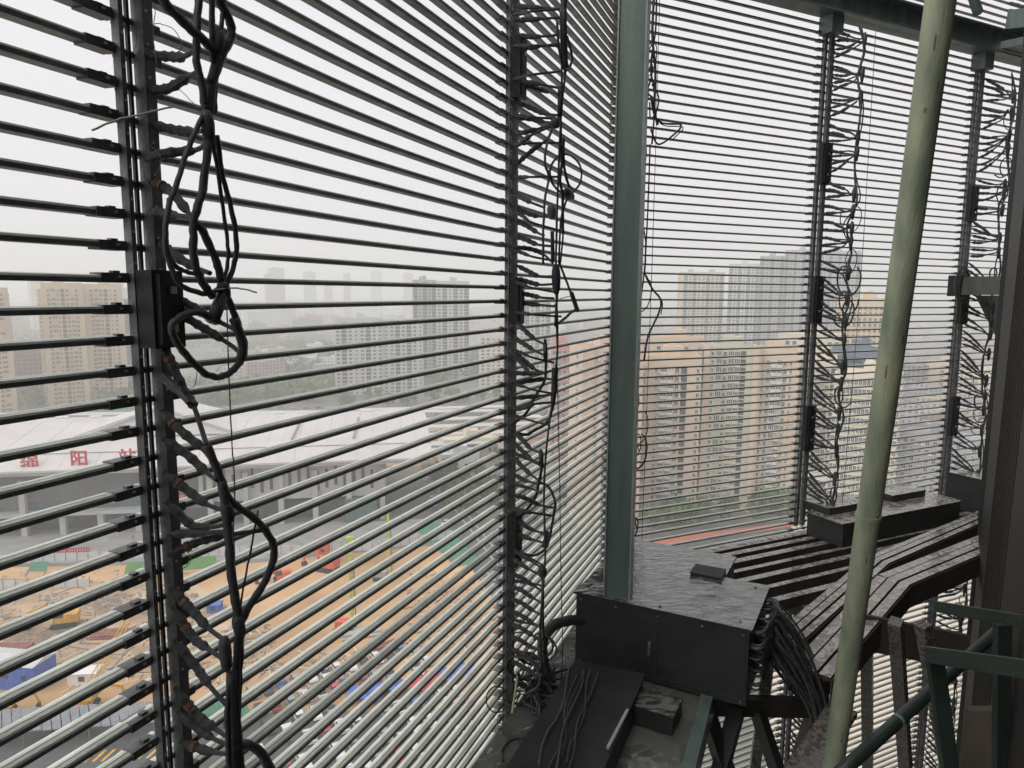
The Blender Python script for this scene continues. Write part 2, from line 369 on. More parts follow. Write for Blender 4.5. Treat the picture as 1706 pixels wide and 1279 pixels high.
def wood(name, regions, label, sz, m):
    rnd = random.Random(5); b = MB()
    for (poly, n, h) in regions:
        for _ in range(n):
            a, c_ = rnd.random(), rnd.random(); p0, p1, p2, p3 = [G(*q) for q in poly]
            base = (p0 * (1-a) + p1 * a) * (1-c_) + (p3 * (1-a) + p2 * a) * c_
            base = base + Vector((rnd.uniform(-8, 8), rnd.uniform(-8, 8), 0)); hh = h * rnd.uniform(.6, 1.2); r_ = hh * .42
            for _k in range(34):
                aa = rnd.uniform(0, 6.283); cc = rnd.uniform(-.3, 1); q = math.sqrt(max(0, 1 - cc * cc))
                p = base + Vector((math.cos(aa) * q * r_, math.sin(aa) * q * r_, hh * .5 + cc * hh * .5))
                u_ = Vector((rnd.gauss(0, 1), rnd.gauss(0, 1), rnd.gauss(0, .6))).normalized(); v_ = u_.orthogonal().normalized(); k = sz * rnd.uniform(.6, 1.3)
                b.quad(p - u_ * k, p + v_ * k * .7, p + u_ * k, p - v_ * k * .7)
    b.obj(name, m, kind='stuff', label=label, cat='wood')
wood('wood', [([(300, 655), (560, 640), (560, 668), (300, 676)], 170, 12), ([(380, 590), (560, 570), (560, 620), (380, 640)], 330, 15), ([(0, 560), (380, 555), (380, 585), (0, 590)], 170, 16),
              ([(-50, 660), (300, 655), (300, 672), (-50, 680)], 90, 11), ([(560, 560), (1000, 550), (1000, 575), (560, 590)], 300, 16), ([(930, 640), (1000, 640), (1000, 760), (930, 780)], 50, 10),
              ([(1060, 540), (1700, 535), (1700, 560), (1060, 565)], 420, 16), ([(1480, 600), (1700, 590), (1700, 700), (1480, 720)], 60, 9), ([(560, 600), (840, 590), (840, 640), (560, 655)], 200, 13)],
     'belt of mixed green woodland between the station and the hazy city', 1.9, M_leafd)

# ---------------------------------------------------------------- towers
M_peach = mat('render_peach', (0.58, 0.455, 0.345), 0.8, 0, 0.07, 0.06, detail=8)
M_cream = mat('render_cream', (0.62, 0.56, 0.44), 0.8, 0, 0.06, 0.06)
M_tan = mat('render_tan_yellow', (0.60, 0.46, 0.30), 0.8, 0, 0.08, 0.06)
M_brown = mat('brick_brown', (0.28, 0.20, 0.17), 0.85, 0, 0.1, 0.08)
M_palegrey = mat('render_pale_grey', (0.50, 0.50, 0.49), 0.8, 0, 0.06, 0.06)
M_midgrey = mat('render_mid_grey', (0.33, 0.33, 0.34), 0.8, 0, 0.08, 0.06)
M_greenish = mat('render_greenish_beige', (0.47, 0.47, 0.36), 0.8, 0, 0.08, 0.06)
M_pink = mat('render_pink', (0.50, 0.26, 0.24), 0.8, 0, 0.1, 0.1)
def tower(x0, x1, ytop, d, depth, cols, wall, trim, label, cat='tower', rot=0.0, fh=3.0, accent=None, roofbits=True, cols_side=None, group=None, win_w=0.55, name='residential_tower', seed=0, glassm=None, hgt=None):
    """cols: one letter per bay: W window, B balcony bay, N narrow window, S solid wall, D recessed dark bay, A accent-coloured solid pier"""
    rnd = random.Random(seed + int(x0)); xm = (x0 + x1) / 2; base = az(xm, d); H = hgt or ztop(xm, ytop, d)
    wd = abs((az(x1, d) - az(x0, d)).length); th = -math.atan2(base.x, base.y) + R(rot)
    t = thing(name, label, cat, group, base, th)
    wl = MB(); wl.box((0, depth / 2, H / 2), (1, 0, 0), (0, 1, 0), wd / 2, depth / 2, H / 2)
    gl = MB(); fr = MB(); ba = MB(); pr = MB(); nf = int(H // fh)
    def face(org, ex, en, W_, cs):
        bw = W_ / len(cs)
        for i, c_ in enumerate(cs):
            cx = (i + .5) * bw
            pier = cs[i] in 'SA'
            if c_ == 'A': pr.box(org + ex * cx + en * .45 + UZ * (H / 2 + .8), ex, en, bw / 2 - .02, .45, H / 2 + .8); continue
            if c_ == 'S': continue
            for f in range(nf):
                z = f * fh + fh * .52
                if z + fh * .4 > H: break
                if c_ == 'D':
                    gl.box(org + ex * cx + en * .05 + UZ * z, ex, en, bw * .42, .05, fh * .4); continue
                hw = {'W': bw * win_w * .5, 'B': bw * .42, 'N': bw * .2}[c_]; hh = fh * (.3 if c_ != 'N' else .24)
                o_ = 0.06
                if c_ == 'B':
                    o_ = 1.0
                    fr.box(org + ex * cx + en * .55 + UZ * (f * fh + .12), ex, en, bw * .46, .55, .12)
                    ba.box(org + ex * cx + en * 1.02 + UZ * (f * fh + .62), ex, en, bw * .45, .05, .42)
                    if rnd.random() < .75: gl.box(org + ex * cx + en * .9 + UZ * (z + .35), ex, en, bw * .43, .04, fh * .24)
                    for q in (-.45, -.15, .15, .45): fr.box(org + ex * (cx + q * bw) + en * .97 + UZ * (z + .3), ex, en, .07, .06, fh * .3)
                    continue
                gl.box(org + ex * cx + en * o_ + UZ * z, ex, en, hw, .05, hh)
                fr.box(org + ex * cx + en * (o_ + .08) + UZ * (z - hh), ex, en, hw + .12, .14, .07)
                fr.box(org + ex * cx + en * (o_ + .06) + UZ * (z + hh), ex, en, hw + .06, .07, .05)
                for q in (-1, 0, 1): fr.box(org + ex * (cx + q * hw) + en * (o_ + .06) + UZ * z, ex, en, .05, .05, hh)
                if rnd.random() < .25: fr.box(org + ex * (cx + hw + .45) + en * .35 + UZ * (z - hh), ex, en, .4, .3, .28)
    X = Vector((1, 0, 0)); Y = Vector((0, 1, 0))
    face(Vector((-wd / 2, 0, 0)), X, -Y, wd, cols)
    cs = cols_side or cols[: max(2, int(len(cols) * depth / wd))]
    face(Vector((wd / 2, 0, 0)), Y, X, depth, cs)
    face(Vector((-wd / 2, depth, 0)), -Y, -X, depth, cs)
    if roofbits:
        for k in range(max(1, int(wd // 22))):
            bx = -wd / 2 + (k + .5) * wd / max(1, int(wd // 22))
            wl.box((bx + rnd.uniform(-2, 2), depth * .5, H + 2.2), X, Y, 3.2, 3.4, 2.2)
            wl.box((bx, depth * .5, H + 4.7), X, Y, 1.4, 1.6, .4)
        for (cx, cy, hx, hy) in ((0, .2, wd / 2, .2), (0, depth - .2, wd / 2, .2), (-wd / 2 + .2, depth / 2, .2, depth / 2 - .45), (wd / 2 - .2, depth / 2, .2, depth / 2 - .45)):
            wl.box((cx, cy, H + .6), X, Y, hx, hy, .6)
    wl.obj('wall', wall, t)
    if gl.f: gl.obj('window_glass', glassm or M_dglass, t, kind='stuff')
    if fr.f: fr.obj('window_frame', trim, t, kind='stuff')
    if ba.f: ba.obj('balcony_front', accent or trim, t, kind='stuff')
    if pr.f: pr.obj('pier', accent or wall, t, kind='stuff')
    return t
M_trim = mat('window_white_frame', (0.62, 0.62, 0.60), 0.6, 0, 0.08, 1)
# peach towers behind the right screen
tower(1075, 1168, 598, 262, 16, 'SNBBWDSN', M_peach, M_trim, 'peach residential tower directly right of the steel post', rot=6, seed=1)
tower(1170, 1262, 582, 268, 17, 'ANBWBBDSA', M_greenish, M_trim, 'greenish beige residential tower between two peach neighbours', rot=4, accent=M_peach, seed=2)
tower(1264, 1330, 588, 272, 16, 'NWBBWNS', M_peach, M_trim, 'peach residential tower just left of the third cable upright', rot=2, seed=3)
tower(1334, 1392, 600, 280, 16, 'SWBBWD', M_cream, M_trim, 'cream residential tower seen behind the third cable upright', rot=0, seed=4)
tower(1078, 1170, 566, 330, 14, 'SWWSWWSW', M_peach, M_trim, 'peach residential block set back above the tower beside the post', rot=2, seed=5)
tower(1290, 1395, 560, 345, 14, 'SWWSWWSWW', M_cream, M_trim, 'cream residential block set back behind the peach towers', rot=-3, seed=6)
tower(968, 1072, 585, 240, 18, 'SANSWNWSNWA', M_peach, M_trim, 'peach tower seen left of the steel post through the left screen', rot=18, accent=M_peach, cols_side='SSNS', seed=7)
tower(918, 962, 578, 330, 12, 'WWWWW', M_pink, M_trim, 'pinkish red residential block left of the peach tower', rot=6, seed=8)
# hazy twin and slab
tower(1125, 1198, 455, 830, 22, 'ADWDWWDWWD', M_greenish, M_trim, 'hazy pale twin tower with yellowish edge above the peach towers', rot=3, accent=M_tan, seed=9)
for (a, b_, yt, lab, dd) in ((1206, 1256, 441, 'hazy grey high-rise, leftmost and lowest of the stepped slab group', 800), (1256, 1296, 428, 'hazy grey high-rise in the middle of the stepped slab group', 803), (1296, 1352, 418, 'hazy grey high-rise, tallest of the stepped slab group', 806), (1352, 1420, 420, 'hazy grey high-rise behind the third cable upright', 809)):
    tower(a, b_, yt, dd, 24, 'DWDNDWDND'[:max(4, int((b_ - a) / 7))], M_midgrey if a > 1250 else M_palegrey, M_palegrey, lab, rot=2, seed=a, accent=M_cream)
# left tan group
tower(80, 150, 474, 560, 18, 'SWBNDWBWS', M_tan, M_cream, 'tan yellow residential tower left of the nearest upright', rot=8, accent=M_tan, seed=20)
tower(150, 214, 476, 575, 18, 'SWBWDNWS', M_tan, M_cream, 'tan residential tower partly behind the nearest upright', rot=8, accent=M_tan, seed=21)
tower(-60, 27, 482, 540, 18, 'SWBWDNWBS', M_tan, M_cream, 'tan residential tower cut by the left picture edge', rot=4, accent=M_tan, seed=22)
tower(22, 84, 588, 590, 16, 'WWWWWWW', M_brown, M_cream, 'low dark brown block between the two tan towers', rot=0, name='apartment_block', seed=23)
tower(215, 268, 500, 640, 16, 'DWDWDW', M_brown, M_cream, 'brownish grey tower behind the nearest cable bundle', rot=5, seed=24)
# centre pale group
tower(560, 640, 532, 560, 18, 'WDWNWDWW', M_palegrey, M_white, 'pale grey residential tower, leftmost of the central group', rot=4, accent=M_white, seed=30)
tower(640, 706, 535, 565, 18, 'NWDWDWN', M_palegrey, M_white, 'pale grey residential tower in the middle of the central group', rot=4, seed=31)
tower(690, 728, 468, 660, 18, 'DWDWD', M_midgrey, M_white, 'taller mid grey tower rising behind the central group', rot=4, seed=32)
tower(728, 782, 470, 650, 18, 'WDNDWD', M_palegrey, M_white, 'tallest pale tower with white pergola roof in the central group', rot=4, seed=33)
tower(800, 862, 560, 560, 16, 'WWNWWNW', M_cream, M_white, 'cream residential tower behind the second upright', rot=4, seed=34)
tower(864, 916, 500, 640, 16, 'WDWDWD', M_palegrey, M_white, 'pale tower right of the second upright', rot=4, seed=35)
# office block with gridded windows
tower(1388, 1500, 628, 262, 18, 'WWWWWWWWWWWWWWWW', M_cream, M_trim, 'cream office block with a dense grid of dark windows', cat='office block', rot=-4, name='office_block', fh=3.3, win_w=.8, seed=40)
tower(1385, 1490, 500, 420, 20, 'WWWWWWWWWWWW', M_tan, M_cream, 'hazy tan slab block behind the office block', rot=-2, name='slab_block', seed=41, cat='slab block')
tower(1380, 1490, 585, 300, 12, 'DDDDDDDD', M_bluer, M_trim, 'blue clad block above the office block roof', rot=-3, name='blue_block', seed=42, cat='building')
tower(1535, 1600, 606, 600, 20, 'WSWSW', M_peach, M_trim, 'peach low block between the pipe and the fourth upright', rot=-12, name='apartment_block', seed=43, cat='apartment block')
tower(1500, 1533, 606, 590, 20, 'DDDD', M_midgrey, M_trim, 'dark grey block right of the leaning pipe', rot=-12, name='apartment_block', seed=44, cat='apartment block')
tower(1602, 1660, 622, 560, 20, 'WWWWWW', M_cream, M_trim, 'cream block between the fourth upright and the dark wall', rot=-14, name='apartment_block', seed=45, cat='apartment block')
tower(1480, 1640, 732, 268, 22, 'WNWWNWWNWWNW', M_midgrey, M_trim, 'long low grey block right of the leaning pipe', rot=-16, name='apartment_block', seed=46, cat='apartment block')
# cream housing behind the trees
tower(738, 832, 735, 330, 14, 'WSWWSWWSWW', M_cream, M_trim, 'five storey cream housing block right of the station roof', rot=14, name='housing_block', fh=3.4, seed=50, cat='apartment block')
tower(735, 800, 760, 300, 9, 'WSWSWSW', M_white, M_trim, 'white housing wing in front of the cream block', rot=14, name='housing_block', fh=3.4, seed=51, cat='apartment block')

# ---------------------------------------------------------------- low canopies at right
t = thing('canopy_hall', 'open white hall with dark columns below the office block', 'hall')
c0 = G(1413, 862); hh_ = 14.0; cx_ = Vector((math.cos(.5), math.sin(.5), 0)); cy_ = Vector((-cx_.y, cx_.x, 0))
b = MB(); b.box(c0 + cx_ * 6 + cy_ * 8 + UZ * (hh_ + .4), cx_, cy_, 17, 11, .4); b.obj('roof', M_white, t)
b = MB(); b.box(c0 + cx_ * 6 + cy_ * 8 + UZ * (hh_ - .5), cx_, cy_, 16, 10, .4); b.obj('ceiling', M_railside, t)
for i_ in (-1, 0, 1, 2):
    for j_ in (0, 1): b = MB(); b.box(c0 + cx_ * (i_ * 9) + cy_ * (j_ * 15) + UZ * (hh_ / 2 - .5), cx_, cy_, .55, .55, hh_ / 2 - .5); b.obj('column', M_railside, t)
t = thing('white_canopy', 'pale canopy edge beams slanting across the yard right of the pipe', 'canopy')
for (p, q) in (((1440, 722), (1760, 806)), ((1430, 744), (1740, 836))):
    A1, B1 = G(*p, 9), G(*q, 9); b = MB(); b.beam(A1, B1, 1.6, .5); b.obj('edge_beam', M_white, t)
    for k in range(7):
        c_ = A1.lerp(B1, (k + .5) / 7); b = MB(); b.box((c_.x, c_.y, 4.4), cx_, cy_, .2, .2, 4.35); b.obj('column', M_concrete, t)

# ---------------------------------------------------------------- far city
fm = [window_mat('far_facade_pale', (0.50, 0.49, 0.47), (0.16, 0.17, 0.19)), window_mat('far_facade_grey', (0.34, 0.34, 0.36), (0.12, 0.13, 0.15)),
      window_mat('far_facade_beige', (0.48, 0.41, 0.33), (0.15, 0.15, 0.15)), window_mat('far_facade_white', (0.62, 0.62, 0.62), (0.2, 0.22, 0.25)), window_mat('far_facade_pink', (0.48, 0.33, 0.31), (0.15, 0.13, 0.14))]
rf = random.Random(3)
def far_block(x, d, w_, dp, h, lab, grp, name='far_building'):
    p = az(x, d); b = MB(); b.box((0, 0, h / 2), (1, 0, 0), (0, 1, 0), w_ / 2, dp / 2, h / 2)
    if h > 30: b.box((rf.uniform(-3, 3), 0, h + 2), (1, 0, 0), (0, 1, 0), w_ * .2, dp * .25, 2)
    else:
        b.box((w_ * .2, 0, h + 1), (1, 0, 0), (0, 1, 0), w_ * .12, dp * .2, 1)
    b.box((0, -dp / 2 + .15, h + .5), (1, 0, 0), (0, 1, 0), w_ / 2, .15, .5)
    o = b.obj(name, rf.choice(fm), label=lab, cat='building', group=grp, loc=p); o.rotation_euler.z = -math.atan2(p.x, p.y) + rf.uniform(-.5, .5); return o
for x0, x1, n, d0, d1, h0, h1, lab, grp in (
        (-60, 560, 60, 1100, 2300, 14, 50, 'faint pale building far beyond the woodland left of centre', 'far city left of centre'),
        (400, 1010, 60, 900, 2000, 14, 46, 'faint grey building far beyond the central towers', 'far city in the centre'),
        (1060, 1700, 56, 1000, 2200, 12, 34, 'faint building far behind the right screen', 'far city on the right'),
        (-60, 300, 8, 1300, 1900, 80, 112, 'very faint tall tower on the hazy skyline at far left', 'skyline towers at far left'),
        (420, 700, 7, 1700, 2300, 110, 150, 'very faint tall tower on the hazy skyline in the centre', 'skyline towers in the centre'),
        (400, 560, 16, 640, 900, 9, 22, 'small pale building in the woodland right of the nearest upright', 'small buildings in the woodland')):
    for k in range(n):
        h = rf.uniform(h0, h1); far_block(x0 + (x1 - x0) * (k + rf.random()) / n, rf.uniform(d0, d1), rf.uniform(16, 46), rf.uniform(12, 20), h, lab, grp)
for k in range(46):
    far_block(rf.uniform(1495, 1690), rf.uniform(300, 700), rf.uniform(12, 28), rf.uniform(10, 16), rf.uniform(6, 17), 'low pastel building in the quarter near the right edge', 'low quarter near the right edge', 'low_building')
for k in range(16):
    far_block(rf.uniform(1065, 1330), rf.uniform(360, 560), rf.uniform(16, 34), rf.uniform(12, 18), rf.uniform(24, 44), 'pale mid rise building behind the peach towers', 'mid rises behind the peach towers', 'mid_rise')

# ---------------------------------------------------------------- railway station
def station():
    t = thing('railway_station', 'white roofed railway station with red characters on the roof', 'station')
    A = G(-240, 905); B = G(645, 862); ex = (B - A).normalized(); en = Vector((ex.y, -ex.x, 0))   # en towards us
    W_ = (B - A).length; O = A
    def P(s, n_, z): return O + ex * s + en * n_ + UZ * z
    HE = 21.0
    # walls: glass hall at left, stone with slots at right
    wl = MB(); sM = W_ * .62
    wl.hexa([P(sM, 0, 8.5), P(W_, 0, 8.5), P(W_, -26, 8.5), P(sM, -26, 8.5), P(sM, 0, HE), P(W_, 0, HE), P(W_, -26, HE), P(sM, -26, HE)])
    wl.hexa([P(0, -2, 6), P(sM, -2, 6), P(sM, -26, 6), P(0, -26, 6), P(0, -2, HE), P(sM, -2, HE), P(sM, -26, HE), P(0, -26, HE)], 1)
    wl.hexa([P(0, -5, 0), P(W_, -5, 0), P(W_, -25, 0), P(0, -25, 0), P(0, -5, 6), P(W_, -5, 6), P(W_, -25, 6), P(0, -25, 6)], 2)
    wl.obj('wall', [M_stone, mat('station_dark_band', (0.11, 0.12, 0.125), 0.5, 0, .15, .2), M_dglass], t)
    k = 0; s = sM + 2
    while s < W_ - 3:
        b = MB(); b.box(P(s, .05, 14.5 + (k % 3) * .9), ex, en, .55, .06, 3.4); b.obj('slot_window', M_dglass, t); s += 3.1; k += 1
    s = 3
    while s < W_ + 1:
        hc_ = 3.4 if (s < sM - 4 and s > W_ * .33) else 9.4; b = MB(); b.box(P(s, .9, hc_), ex, en, .9, .9, hc_); b.obj('column', M_concrete, t); s += 11.5
    b = MB(); b.box(P(sM * .62, .4, 7.2), ex, en, sM * .32, 2.4, .5); b.obj('entrance_canopy', M_stone, t)
    b = MB(); b.box(P(W_ - 9, -.6, 4.2), ex, en, 5.5, 4.2, 4); b.obj('glazed_entrance', M_tealglass, t)
    b = MB(); b.box(P(sM * .72, -1.9, 9), ex, en, sM * .24, .08, 1.8); b.obj('glass_band', M_tealglass, t)
    # row of illegible small white shop lettering
    b = MB()
    for i in range(9): b.box(P(sM * .66 + i * 1.15, .0, 10.2), ex, en, .34, .05, .42)
    b.obj('fascia_lettering', M_white, t, kind='stuff')
    b = MB(); b.box(P(sM * .93, .1, 10.6), ex, en, 2.6, .1, .9); b.obj('orange_sign', M_orange, t)
    # roof: eave fascia, slope, flat crown
    r = MB()
    e0, e1 = -6, W_ + 16
    prof = [(5, HE), (5, HE + 1.6), (-2, HE + 5.2), (-34, HE + 10.5), (-50, HE + 9.5), (-50, HE)]
    n = 36
    for i in range(n):
        a = e0 + (e1 - e0) * i / n; c_ = e0 + (e1 - e0) * (i + 1) / n - .06
        for q in range(len(prof) - 1):
            (n0, z0), (n1, z1) = prof[q], prof[q + 1]
            dz = .0 if i % 2 else .03
            sk0 = max(0, (a - W_ * .75)) * .5; sk1 = sk0
            r.quad(P(a + 0, n0, z0 + dz), P(c_, n0, z0 + dz), P(c_, n1, z1 + dz), P(a + 0, n1, z1 + dz))
    r.quad(P(e0, 5, HE - .02), P(e0, -50, HE - .02), P(e1, -50, HE - .02), P(e1, 5, HE - .02))
    for s_ in (e0, e1):
        i = len(r.v); r.v += [tuple(P(s_, a, z)) for a, z in prof]; r.f.append(tuple(range(i, i + len(prof)))); r.m.append(0)
    r.obj('roof', M_roofw, t)
    b = MB()
    for s_ in (W_ * .80, W_ * .93): b.beam(P(s_, -8, HE + 6.9), P(s_ + 1, -30, HE + 10.4), .5, .5)
    b.beam(P(e0, 5.2, HE + .8), P(e1, 5.2, HE + .8), .3, .5); b.beam(P(e0, -2.2, HE + 5.5), P(e1, -2.2, HE + 5.5), .12, .3)
    b.obj('roof_gutter', M_roofg, t)
    b = MB()                                   # raised gable on the roof centre
    c_ = W_ * .52; g0, g1, gh = -16, -42, HE + 17.5
    b.v += [tuple(P(c_ - 26, g0, HE + 8.0)), tuple(P(c_ + 26, g0, HE + 8.0)), tuple(P(c_ + 26, g1, HE + 10.2)), tuple(P(c_ - 26, g1, HE + 10.2)), tuple(P(c_, g0 - 3, gh)), tuple(P(c_, g1, gh))]
    for f in ((0, 4, 5, 3), (1, 2, 5, 4), (0, 1, 4), (2, 3, 5)): b.f.append(f); b.m.append(0)
    b.beam(P(c_ - 27, g0 + .5, HE + 8.4), P(c_, g0 - 2.5, gh + .3), .9, .7); b.beam(P(c_ + 27, g0 + .5, HE + 8.4), P(c_, g0 - 2.5, gh + .3), .9, .7)
    b.obj('roof_gable', M_roofw, t)
    # characters
    for ch, px in (('\u7ef5', 50), ('\u9633', 133), ('\u7ad9', 214)):
        fc = bpy.data.curves.new('character', 'FONT'); fc.body = ch; fc.size = 5.6; fc.extrude = .25; fc.offset = .07
        fc.align_x = 'CENTER'; fc.align_y = 'BOTTOM'
        tmp = bpy.data.objects.new('character_curve', fc); COL.objects.link(tmp); bpy.context.view_layer.update()
        me = bpy.data.meshes.new_from_object(tmp.evaluated_get(bpy.context.evaluated_depsgraph_get())); COL.objects.unlink(tmp); bpy.data.objects.remove(tmp)
        me.materials.clear(); me.materials.append(M_red); fo = link('roof_character', me, t)
        d_ = ray(px, 783); k_ = ((O + en * 3.0).dot(en) ) / Vector((d_.x, d_.y, 0)).dot(en)
        p = Vector((d_.x * k_, d_.y * k_, HE + 1.7))
        fo.matrix_world = Matrix(((ex.x, 0, en.x, p.x), (ex.y, 0, en.y, p.y), (0, 1, 0, p.z), (0, 0, 0, 1)))
        b = MB()
        for q in (-1.8, 1.8):
            b.beam(p + ex * q - UZ * 2.2 , p + ex * q + UZ * 2.5 - en * .4, .14, .14); b.beam(p + ex * q - UZ * 1.4 - en * 2.5, p + ex * q + UZ * 2.5 - en * .5, .12, .12)
        b.obj('character_frame', M_roofg, t)
    # white dashed bits along the roof rear
    b = MB()
    for i in range(14): b.box(P(30 + i * 13 + rf.uniform(-3, 3), -47, HE + 10.2), ex, en, 2.2, .5, .35)
    b.obj('roof_vent', M_white, t, kind='stuff')
    return ex, en, O, W_
st_ex, st_en, st_O, st_W = station()
# platform canopies behind the station
for k, (y_, x0, x1) in enumerate(((694, -80, 900), (704, 640, 905), (716, 655, 900), (730, 672, 880), (745, 690, 870), (686, 560, 900), (756, 700, 800))):
    z_ = 9.0; a = G(x0, y_, z_); c_ = G(x1, y_ - (8 if x1 > 800 else 2), z_); dd = (c_ - a).normalized(); nn = Vector((-dd.y, dd.x, 0))
    t = thing('platform_canopy', 'long pale platform canopy behind the station, number %s counted from the far side' % ['three', 'four', 'five', 'six', 'seven', 'two', 'eight'][k] if False else
              ['long pale canopy crossing behind the whole station roof', 'pale canopy just right of the station roof corner', 'third pale canopy down on the right of the roof', 'middle pale canopy right of the station roof', 'pale canopy level with the sloping roof end', 'farthest pale canopy in front of the woodland', 'nearest short canopy above the cream housing'][k], 'canopy', 'platform canopies')
    b = MB(); b.hexa([a - nn * .0, c_, c_ + nn * 9, a + nn * 9, a + UZ * .5, c_ + UZ * .5, c_ + nn * 9 + UZ * .5, a + nn * 9 + UZ * .5]); b.obj('roof', M_roofw if k % 2 else M_palegrey, t)
    b = MB(); L_ = (c_ - a).length; s_ = 4
    while s_ < L_: p = a + dd * s_ + nn * 4.5; b.box((p.x, p.y, z_ / 2), dd, nn, .35, .35, z_ / 2); s_ += 14
    b.obj('column', M_concrete, t)
flat('railway_tracks', gp((-80, 712), (560, 705), (920, 700), (920, 740), (700, 780), (-80, 740)), 0.07, M_mud)

# ---------------------------------------------------------------- construction site
def excavator(loc, rz, m, label, sc=1.0, boom=1):
    t = thing('excavator', label, 'excavator', None, loc, rz); t.scale = [sc] * 3
    X = Vector((1, 0, 0)); Y = Vector((0, 1, 0))
    for s_ in (-1, 1):
        b = MB(); b.tube([(-1.9, s_ * 1.3, .5), (1.9, s_ * 1.3, .5)], .01, 4)
        pts = [(-2.2, .5), (-1.8, .05), (1.8, .05), (2.2, .5), (1.8, .95), (-1.8, .95)]
        i = len(b.v); b.v += [(x, s_ * 1.3 - .3, z) for x, z in pts] + [(x, s_ * 1.3 + .3, z) for x, z in pts]
        b.f.append(tuple(range(i, i + 6))); b.f.append(tuple(range(i + 6, i + 12))[::-1]); b.m += [0, 0]
        for k in range(6): b.f.append((i + k, i + 6 + k, i + 6 + (k+1) % 6, i + (k+1) % 6)); b.m.append(0)
        b.obj('track', M_tyre, t)
    b = MB(); b.box((-.5, 0, 1.55), X, Y, 1.9, 1.35, .5); b.box((-1.5, 0, 2.3), X, Y, .9, 1.3, .3); b.obj('body', m, t)
    b = MB(); b.box((.75, .75, 2.5), X, Y, .75, .5, .75); c = b.obj('cab', M_dglass, t)
    b = MB(); b.box((.75, .75, 3.3), X, Y, .8, .55, .07); b.obj('cab_roof', m, t)
    b = MB(); b.beam((1.2, -.3, 1.6), (3.4, -.3, 4.0), .5, .65, side=Y); b.beam((3.3, -.3, 4.0), (5.6, -.3, 3.2), .45, .5, side=Y); b.obj('boom', m, t)
    b = MB(); b.beam((5.5, -.3, 3.4), (6.2, -.3, 1.0), .35, .4, side=Y); b.obj('stick', m, t)
    b = MB(); b.hexa([(5.4, -.8, .2), (6.4, -.8, .1), (6.4, .2, .1), (5.4, .2, .2), (5.8, -.8, 1.0), (6.4, -.8, 1.1), (6.4, .2, 1.1), (5.8, .2, 1.0)]); b.obj('bucket', M_tyre, t)
excavator(G(108, 1042), R(200), M_yellow, 'yellow excavator in mud left of the nearest upright', 1.3)
excavator(G(140, 1182), R(20), M_yellow, 'yellow excavator low in the picture above the shed roof', 1.2)
excavator(G(545, 950), R(160), M_orange, 'red excavator with long boom at the back of the clay site', 1.35)
excavator(G(470, 968), R(200), M_orange, 'orange red excavator behind the nearest cable loop', 1.1)
excavator(G(8, 1190), R(30), M_yellow, 'yellow excavator at the lower left picture edge', .9)
def rig(px, yb, yt, label):
    p = G(px, yb); d_ = math.hypot(p.x, p.y); h = ztop(px, yt, d_)
    t = thing('drilling_rig', label, 'drilling rig', None, p)
    b = MB(); b.box((0, 0, h / 2), (1, 0, 0), (0, 1, 0), .35, .35, h / 2)
    for k in range(int(h // 2)): b.box((0, 0, 1 + k * 2), (1, 0, 0), (0, 1, 0), .48, .48, .12)
    b.obj('mast', M_lime, t)
    b = MB(); b.tube([(.9, 0, .5), (.7, 0, h * .8)], .16, 6); b.obj('drill_rod', M_steel, t)
    b = MB(); b.box((0, 0, h + .4), (1, 0, 0), (0, 1, 0), .9, .5, .5); b.beam((-.8, 0, h), (-2.2, 0, h - 2.4), .2, .2); b.obj('mast_head', M_lime, t)
    b = MB(); b.box((-2.2, 0, 1.7), (1, 0, 0), (0, 1, 0), 1.7, 1.2, .9); b.obj('body', M_orange if px < 600 else M_midgrey, t)
    for s_ in (-1, 1):
        b = MB(); b.box((-1.8, s_ * 1.4, .5), (1, 0, 0), (0, 1, 0), 2.4, .35, .5); b.obj('track', M_tyre, t)
rig(587, 1050, 900, 'lime green drilling rig with a tall mast on the clay'); rig(648, 965, 852, 'second lime green drilling rig nearer the road')
def crane(a, b_, label):
    t = thing('crawler_crane', label, 'crane')
    d = (b_ - a); n_ = int(d.length / 2.0); dn = d.normalized(); s1 = dn.cross(UZ).normalized() * .7; s2 = s1.cross(dn).normalized() * .7
    b = MB()
    for q in (s1 + s2, s1 - s2, -s1 + s2, -s1 - s2): b.beam(a + q, b_ + q * .4, .14, .14)
    for k in range(n_):
        f0, f1 = k / n_, (k + 1) / n_; g0, g1 = 1 - .6 * f0, 1 - .6 * f1
        for u_, v_ in ((s1 + s2, s1 - s2), (s1 - s2, -s1 - s2), (-s1 - s2, -s1 + s2), (-s1 + s2, s1 + s2)):
            b.beam(a + d * f0 + u_ * g0, a + d * f1 + v_ * g1, .08, .08)
    b.obj('lattice_boom', M_yellow, t)
    b = MB(); e = Vector((dn.x, dn.y, 0)).normalized(); f_ = Vector((-e.y, e.x, 0)); g = Vector((a.x, a.y, 0))
    b.box(g - e * 2 + UZ * 1.8, e, f_, 2.6, 1.5, .9); b.obj('body', M_red, t)
    for s_ in (-1, 1):
        b = MB(); b.box(g - e * 1 + f_ * 1.9 * s_ + UZ * .5, e, f_, 3, .4, .5); b.obj('track', M_tyre, t)
p = G(128, 1200); crane(Vector((p.x, p.y, 2)), G(232, 1000, 17), 'crawler crane with a long yellow lattice boom leaning right')
